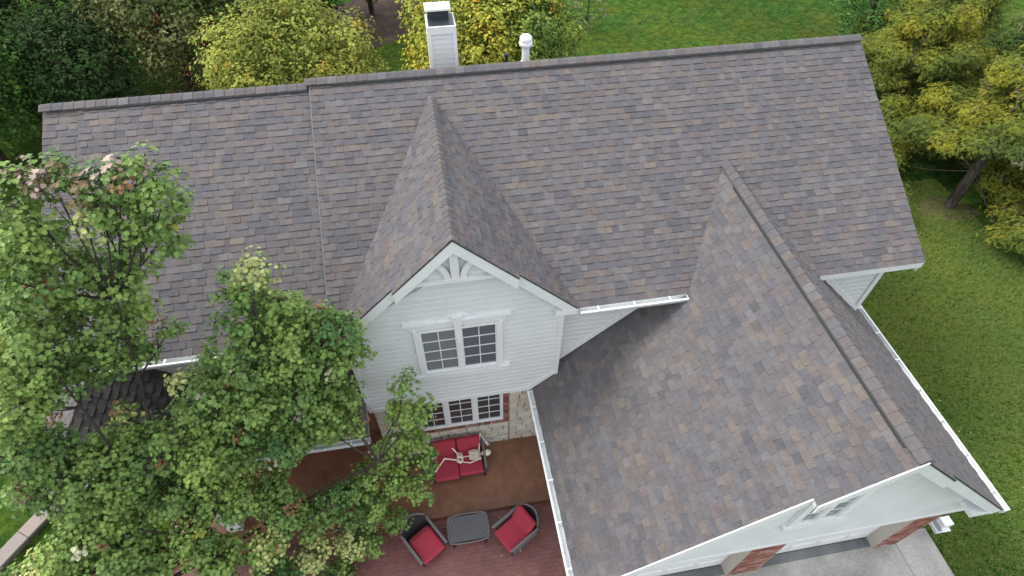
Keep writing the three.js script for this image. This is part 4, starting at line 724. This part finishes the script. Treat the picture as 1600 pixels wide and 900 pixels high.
function broadleaf(name, label, x, z, base, H, R, o) {
  const t = thing(name, label, 'tree', [0, 0, 0], 0, o.group), r = rng(o.seed), cl = [];
  const n = o.n ?? 30, cy = (base + H) / 2, ry = (H - base) / 2;
  for (let i = 0; i < n; i++) { const a = i * 2.39996 + o.seed, f = 1 - 2 * (i + 0.5) / n, k = Math.sqrt(Math.max(0.04, 1 - f * f)), q = rr(r, 0.6, 0.86); cl.push([x + Math.cos(a) * R * k * q, cy + f * ry * 0.8 * rr(r, 0.9, 1.08), z + Math.sin(a) * R * k * q, R * rr(r, 0.24, 0.36), 0.85]); }
  skeletonTree(t, [x, 0, z], [x + rr(r, -.3, .3), H * 0.78, z + rr(r, -.3, .3)], o.trunk ?? 0.16, cl, o.seed + 1, o.bark ?? M.bark);
  foliage(t, 'leaves', cl, { seed: o.seed + 2, leaf: o.leaf ?? 'oval', tufts: o.tufts ?? 42, per: o.per ?? 9, tuftR: o.tuftR ?? 0.26, size: o.size ?? 0.14, colour: o.colour, up: 0.6, out: 0.5 });
  return t;
}
const mixCol = (a, b, sp, sc = 0.7, odd) => (r, p) => { const k = Math.min(1, Math.max(0, noise3(p.x * sc, p.y * sc, p.z * sc) * 1.5 - 0.25 + rr(r, -0.18, 0.18))), f = rr(r, 1 - sp, 1 + sp); if (odd && r() < odd[3]) return odd; return [0, 1, 2].map((i) => (a[i] + (b[i] - a[i]) * k) * f); };
broadleaf('round_tree', 'round yellow green tree with many stems behind the left ridge', -5.5, -9.2, 0.7, 6.4, 3.15, { seed: 401, n: 60, tufts: 60, per: 11, size: 0.13, colour: mixCol([0.15, 0.18, 0.035], [0.29, 0.31, 0.06], 0.22, 0.9, [0.36, 0.24, 0.04, 0.05]), bark: M.barkGrey, trunk: 0.11 });
broadleaf('autumn_tree', 'yellow and orange leaved tree behind the chimney', 2.0, -10.6, 0.9, 7.0, 3.5, { seed: 411, n: 60, tufts: 56, per: 11, size: 0.14, bark: M.bark, colour: (r, p) => { const k = noise3(p.x * 0.6, p.y * 0.6, p.z * 0.6) * 0.7 + (0.5 - (p.x - 2) * 0.12) * 0.5 + rr(r, -0.12, 0.12); if (r() < 0.018) return [0.42, 0.22, 0.03]; return k > 0.74 ? [0.38, 0.34, 0.045] : k > 0.52 ? [0.27, 0.30, 0.05] : k > 0.34 ? [0.19, 0.26, 0.05] : [0.115, 0.19, 0.045]; } });
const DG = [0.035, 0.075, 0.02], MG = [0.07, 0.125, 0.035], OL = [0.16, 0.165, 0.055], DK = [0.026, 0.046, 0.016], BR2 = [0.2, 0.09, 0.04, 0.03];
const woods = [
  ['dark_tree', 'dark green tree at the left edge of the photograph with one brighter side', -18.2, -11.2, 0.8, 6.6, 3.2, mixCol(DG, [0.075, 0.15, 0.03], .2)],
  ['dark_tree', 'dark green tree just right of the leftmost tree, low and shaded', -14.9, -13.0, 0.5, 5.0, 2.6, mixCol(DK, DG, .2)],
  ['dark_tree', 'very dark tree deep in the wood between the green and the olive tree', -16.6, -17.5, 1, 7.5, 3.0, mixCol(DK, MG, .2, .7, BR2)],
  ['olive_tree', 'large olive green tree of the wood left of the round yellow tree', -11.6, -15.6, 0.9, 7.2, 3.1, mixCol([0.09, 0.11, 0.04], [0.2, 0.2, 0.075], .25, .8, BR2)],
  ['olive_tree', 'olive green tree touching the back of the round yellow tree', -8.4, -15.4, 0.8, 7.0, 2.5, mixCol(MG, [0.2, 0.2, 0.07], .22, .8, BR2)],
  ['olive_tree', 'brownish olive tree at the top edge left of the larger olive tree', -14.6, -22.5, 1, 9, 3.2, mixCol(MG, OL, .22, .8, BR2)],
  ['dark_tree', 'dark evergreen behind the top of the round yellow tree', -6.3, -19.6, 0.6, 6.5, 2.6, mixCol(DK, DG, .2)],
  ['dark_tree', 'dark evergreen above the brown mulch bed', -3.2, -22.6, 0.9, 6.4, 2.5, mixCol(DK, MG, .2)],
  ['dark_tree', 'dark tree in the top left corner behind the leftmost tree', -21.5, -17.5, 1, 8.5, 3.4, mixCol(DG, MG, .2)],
];
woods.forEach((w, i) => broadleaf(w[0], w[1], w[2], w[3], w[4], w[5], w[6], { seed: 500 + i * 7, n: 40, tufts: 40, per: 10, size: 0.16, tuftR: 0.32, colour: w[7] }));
broadleaf('shrub', 'low rusty shrub in front of the olive tree', -10.9, -13.4, 0.1, 1.7, 1.1, { seed: 601, n: 14, tufts: 60, per: 8, size: 0.11, trunk: 0.04, colour: mixCol([0.08, 0.085, 0.03], [0.18, 0.08, 0.035], .25) });
broadleaf('shrub', 'sparse greyish shrub at the back of the lawn right of the autumn tree', 8.4, -19.0, 0.2, 2.2, 1.3, { seed: 611, n: 14, tufts: 14, per: 6, size: 0.12, trunk: 0.05, colour: mixCol([0.12, 0.12, 0.07], [0.2, 0.17, 0.1], .25) });
broadleaf('green_tree', 'fresh green tree behind the top of the cedars', 21.0, -13.6, 1, 6.0, 2.1, { seed: 621, n: 24, tufts: 40, per: 9, size: 0.15, colour: mixCol([0.05, 0.11, 0.025], [0.1, 0.19, 0.05], .2) });

// cedars at the right: drooping feathery sprays on whorled limbs
function cedar(label, x, z, lean, H, R, seed, hue, o = {}) {
  const t = thing('cedar_tree', label, 'tree', [0, 0, 0]), r = rng(seed), cl = [];
  for (let y = o.low ?? 1.5; y < H - 0.3; y += 0.62) { const f = (y - 1.2) / (H - 1.2), Ry = R * (1 - f) ** 0.75 + 0.2, n = Math.max(3, Math.round(Ry * 3.6)); for (let i = 0; i < n; i++) { const a = i / n * 6.283 + y * 2.1 + rr(r, -.2, .2), q = rr(r, 0.35, 1.0), cx = x + lean[0] * f + Math.cos(a) * Ry * q, cz = z + lean[1] * f + Math.sin(a) * Ry * q; if (o.open && y < 3.0 && cx < x + 0.8 && cx > x - 2.6 && cz > z - 1.3) continue; cl.push([x + lean[0] * f + Math.cos(a) * Ry * q, y + rr(r, -.2, .3) - q * 0.5, z + lean[1] * f + Math.sin(a) * Ry * q, rr(r, 0.5, 0.85), 0.42]); } }
  cl.push([x + lean[0], H, z + lean[1], 0.4, 1.2], ...(o.extra ?? []));
  skeletonTree(t, [x, 0, z], [x + lean[0], H * 0.9, z + lean[1]], 0.2, cl, seed + 1, M.barkGrey, 3);
  foliage(t, 'foliage', cl, { seed: seed + 2, leaf: 'spray', tufts: 170, per: 11, tuftR: 0.3, size: 0.17, up: 0.7, out: 0.4, colour: (q, p) => { const k = noise3(p.x * 0.9 + seed, p.y * 0.9, p.z * 0.9) + rr(q, -0.15, 0.15); const c = k > 0.68 ? [0.235, 0.225, 0.03] : k > 0.45 ? [0.155, 0.18, 0.03] : k > 0.25 ? [0.105, 0.14, 0.03] : [0.075, 0.105, 0.026]; if (q() < 0.03) return [0.17, 0.15, 0.1]; return c.map((v, i) => v * hue[i]); } });
}
cedar('yellow olive cedar with its bare trunk foot in the mulch ring', 18.45, -2.4, [1.5, -1.2], 6.2, 3.4, 701, [1, 1, 1], { low: 1.7, open: true, extra: [[16.7, 3.1, -2.5, 0.62, 0.45], [16.3, 3.0, -3.5, 0.65, 0.45], [17.2, 3.3, -1.9, 0.5, 0.45], [19.2, 0.9, -0.9, 0.6, 0.4], [20.1, 1.0, -0.6, 0.7, 0.4], [18.4, 0.75, -0.1, 0.5, 0.4], [19.4, 0.8, 0.2, 0.55, 0.4], [16.3, 2.0, -4.8, 0.7, 0.45]] });
cedar('yellow olive cedar behind the first one, beside the back right roof corner', 18.9, -7.6, [0.2, -0.2], 6.0, 3.7, 711, [1.05, 1.02, 1]);
cedar('greener cedar at the right edge of the photograph', 23.6, -6.2, [0.2, 0], 6.8, 3.7, 721, [0.85, 1.0, 1.2]);
cedar('cedar in the lower right of the cedar group, nearest the lawn', 21.4, -1.2, [0.3, 0.2], 5.2, 3.3, 731, [0.95, 1, 1]);
cedar('cedar at the top right corner behind the others', 23.0, -11.5, [0, 0], 6.6, 3.7, 741, [1, 1.03, 1.1]);

// grass tufts where the lawn is seen close, fallen leaves over lawn and patio
{
  const r = rng(801), pos = []; for (let i = 0; i < 5; i++) { const a = rr(r, 0, 6.28), l = rr(r, 0.025, 0.05), x = rr(r, -.03, .03), z = rr(r, -.03, .03), w = 0.005; pos.push(x - w * Math.sin(a), 0, z + w * Math.cos(a), x + w * Math.sin(a), 0, z - w * Math.cos(a), x + Math.cos(a) * l * 0.8, l * 0.9, z + Math.sin(a) * l * 0.8); }
  const g = new THREE.BufferGeometry(); g.setAttribute('position', new THREE.Float32BufferAttribute(pos, 3)); g.computeVertexNormals();
  const N = 90000, im = new THREE.InstancedMesh(g, leafMat(0.1, 0.9), N), mm = new THREE.Matrix4(), q = new THREE.Quaternion(), Y = new THREE.Vector3(0, 1, 0), C = new THREE.Color(); let k = 0;
  while (k < N) {
    const near = r() < 0.8, x = near ? rr(r, 9.2, 19) : rr(r, -3, 22), z = near ? rr(r, -4, 11) : rr(r, -20, -4.4);
    if (near && x < 9.95 && z > 8.3) continue;
    const s = rr(r, 0.8, 1.7), n = noise3(x * 0.5, 5, z * 0.5), b = rr(r, 0.9, 1.15);
    mm.compose(new THREE.Vector3(x, 0, z), q.setFromAxisAngle(Y, rr(r, 0, 6.28)), new THREE.Vector3(s, s, s)); im.setMatrixAt(k, mm); im.setColorAt(k, C.setRGB((0.125 + 0.06 * n) * b, (0.185 + 0.03 * n) * b, 0.048 * b)); k++;
  }
  im.name = 'grass'; im.userData = { kind: 'stuff', label: 'short grass blades on the lawn', category: 'grass' }; shade(im); scene.add(im);
  const F = 900, fl = new THREE.InstancedMesh(GEO.oval, std(0xffffff, 0.8, { side: THREE.DoubleSide }), F);
  for (let i = 0; i < F; i++) { const k2 = r(), x = k2 < 0.25 ? rr(r, 9.5, 19) : k2 < 0.4 ? rr(r, -8, 0.4) : rr(r, -16, 18), z = k2 < 0.25 ? rr(r, -4, 10) : k2 < 0.4 ? rr(r, 6.3, 8.6) : rr(r, -21, -6), y = k2 >= 0.25 && k2 < 0.4 ? 0.032 : 0.03; q.setFromEuler(new THREE.Euler(-Math.PI / 2 + rr(r, -.3, .3), rr(r, -.3, .3), rr(r, 0, 6))); const s = rr(r, 0.03, 0.07); mm.compose(new THREE.Vector3(x, y, z), q, new THREE.Vector3(s, s, s)); fl.setMatrixAt(i, mm); const c = r(); fl.setColorAt(i, c < 0.5 ? C.setRGB(0.3, 0.24, 0.1) : c < 0.8 ? C.setRGB(0.25, 0.13, 0.06) : C.setRGB(0.42, 0.38, 0.28)); }
  fl.name = 'fallen_leaves'; fl.userData = { kind: 'stuff', label: 'scattered fallen leaves on lawn and patio', category: 'leaves' }; shade(fl); scene.add(fl);
}
renderer.render(scene, camera);
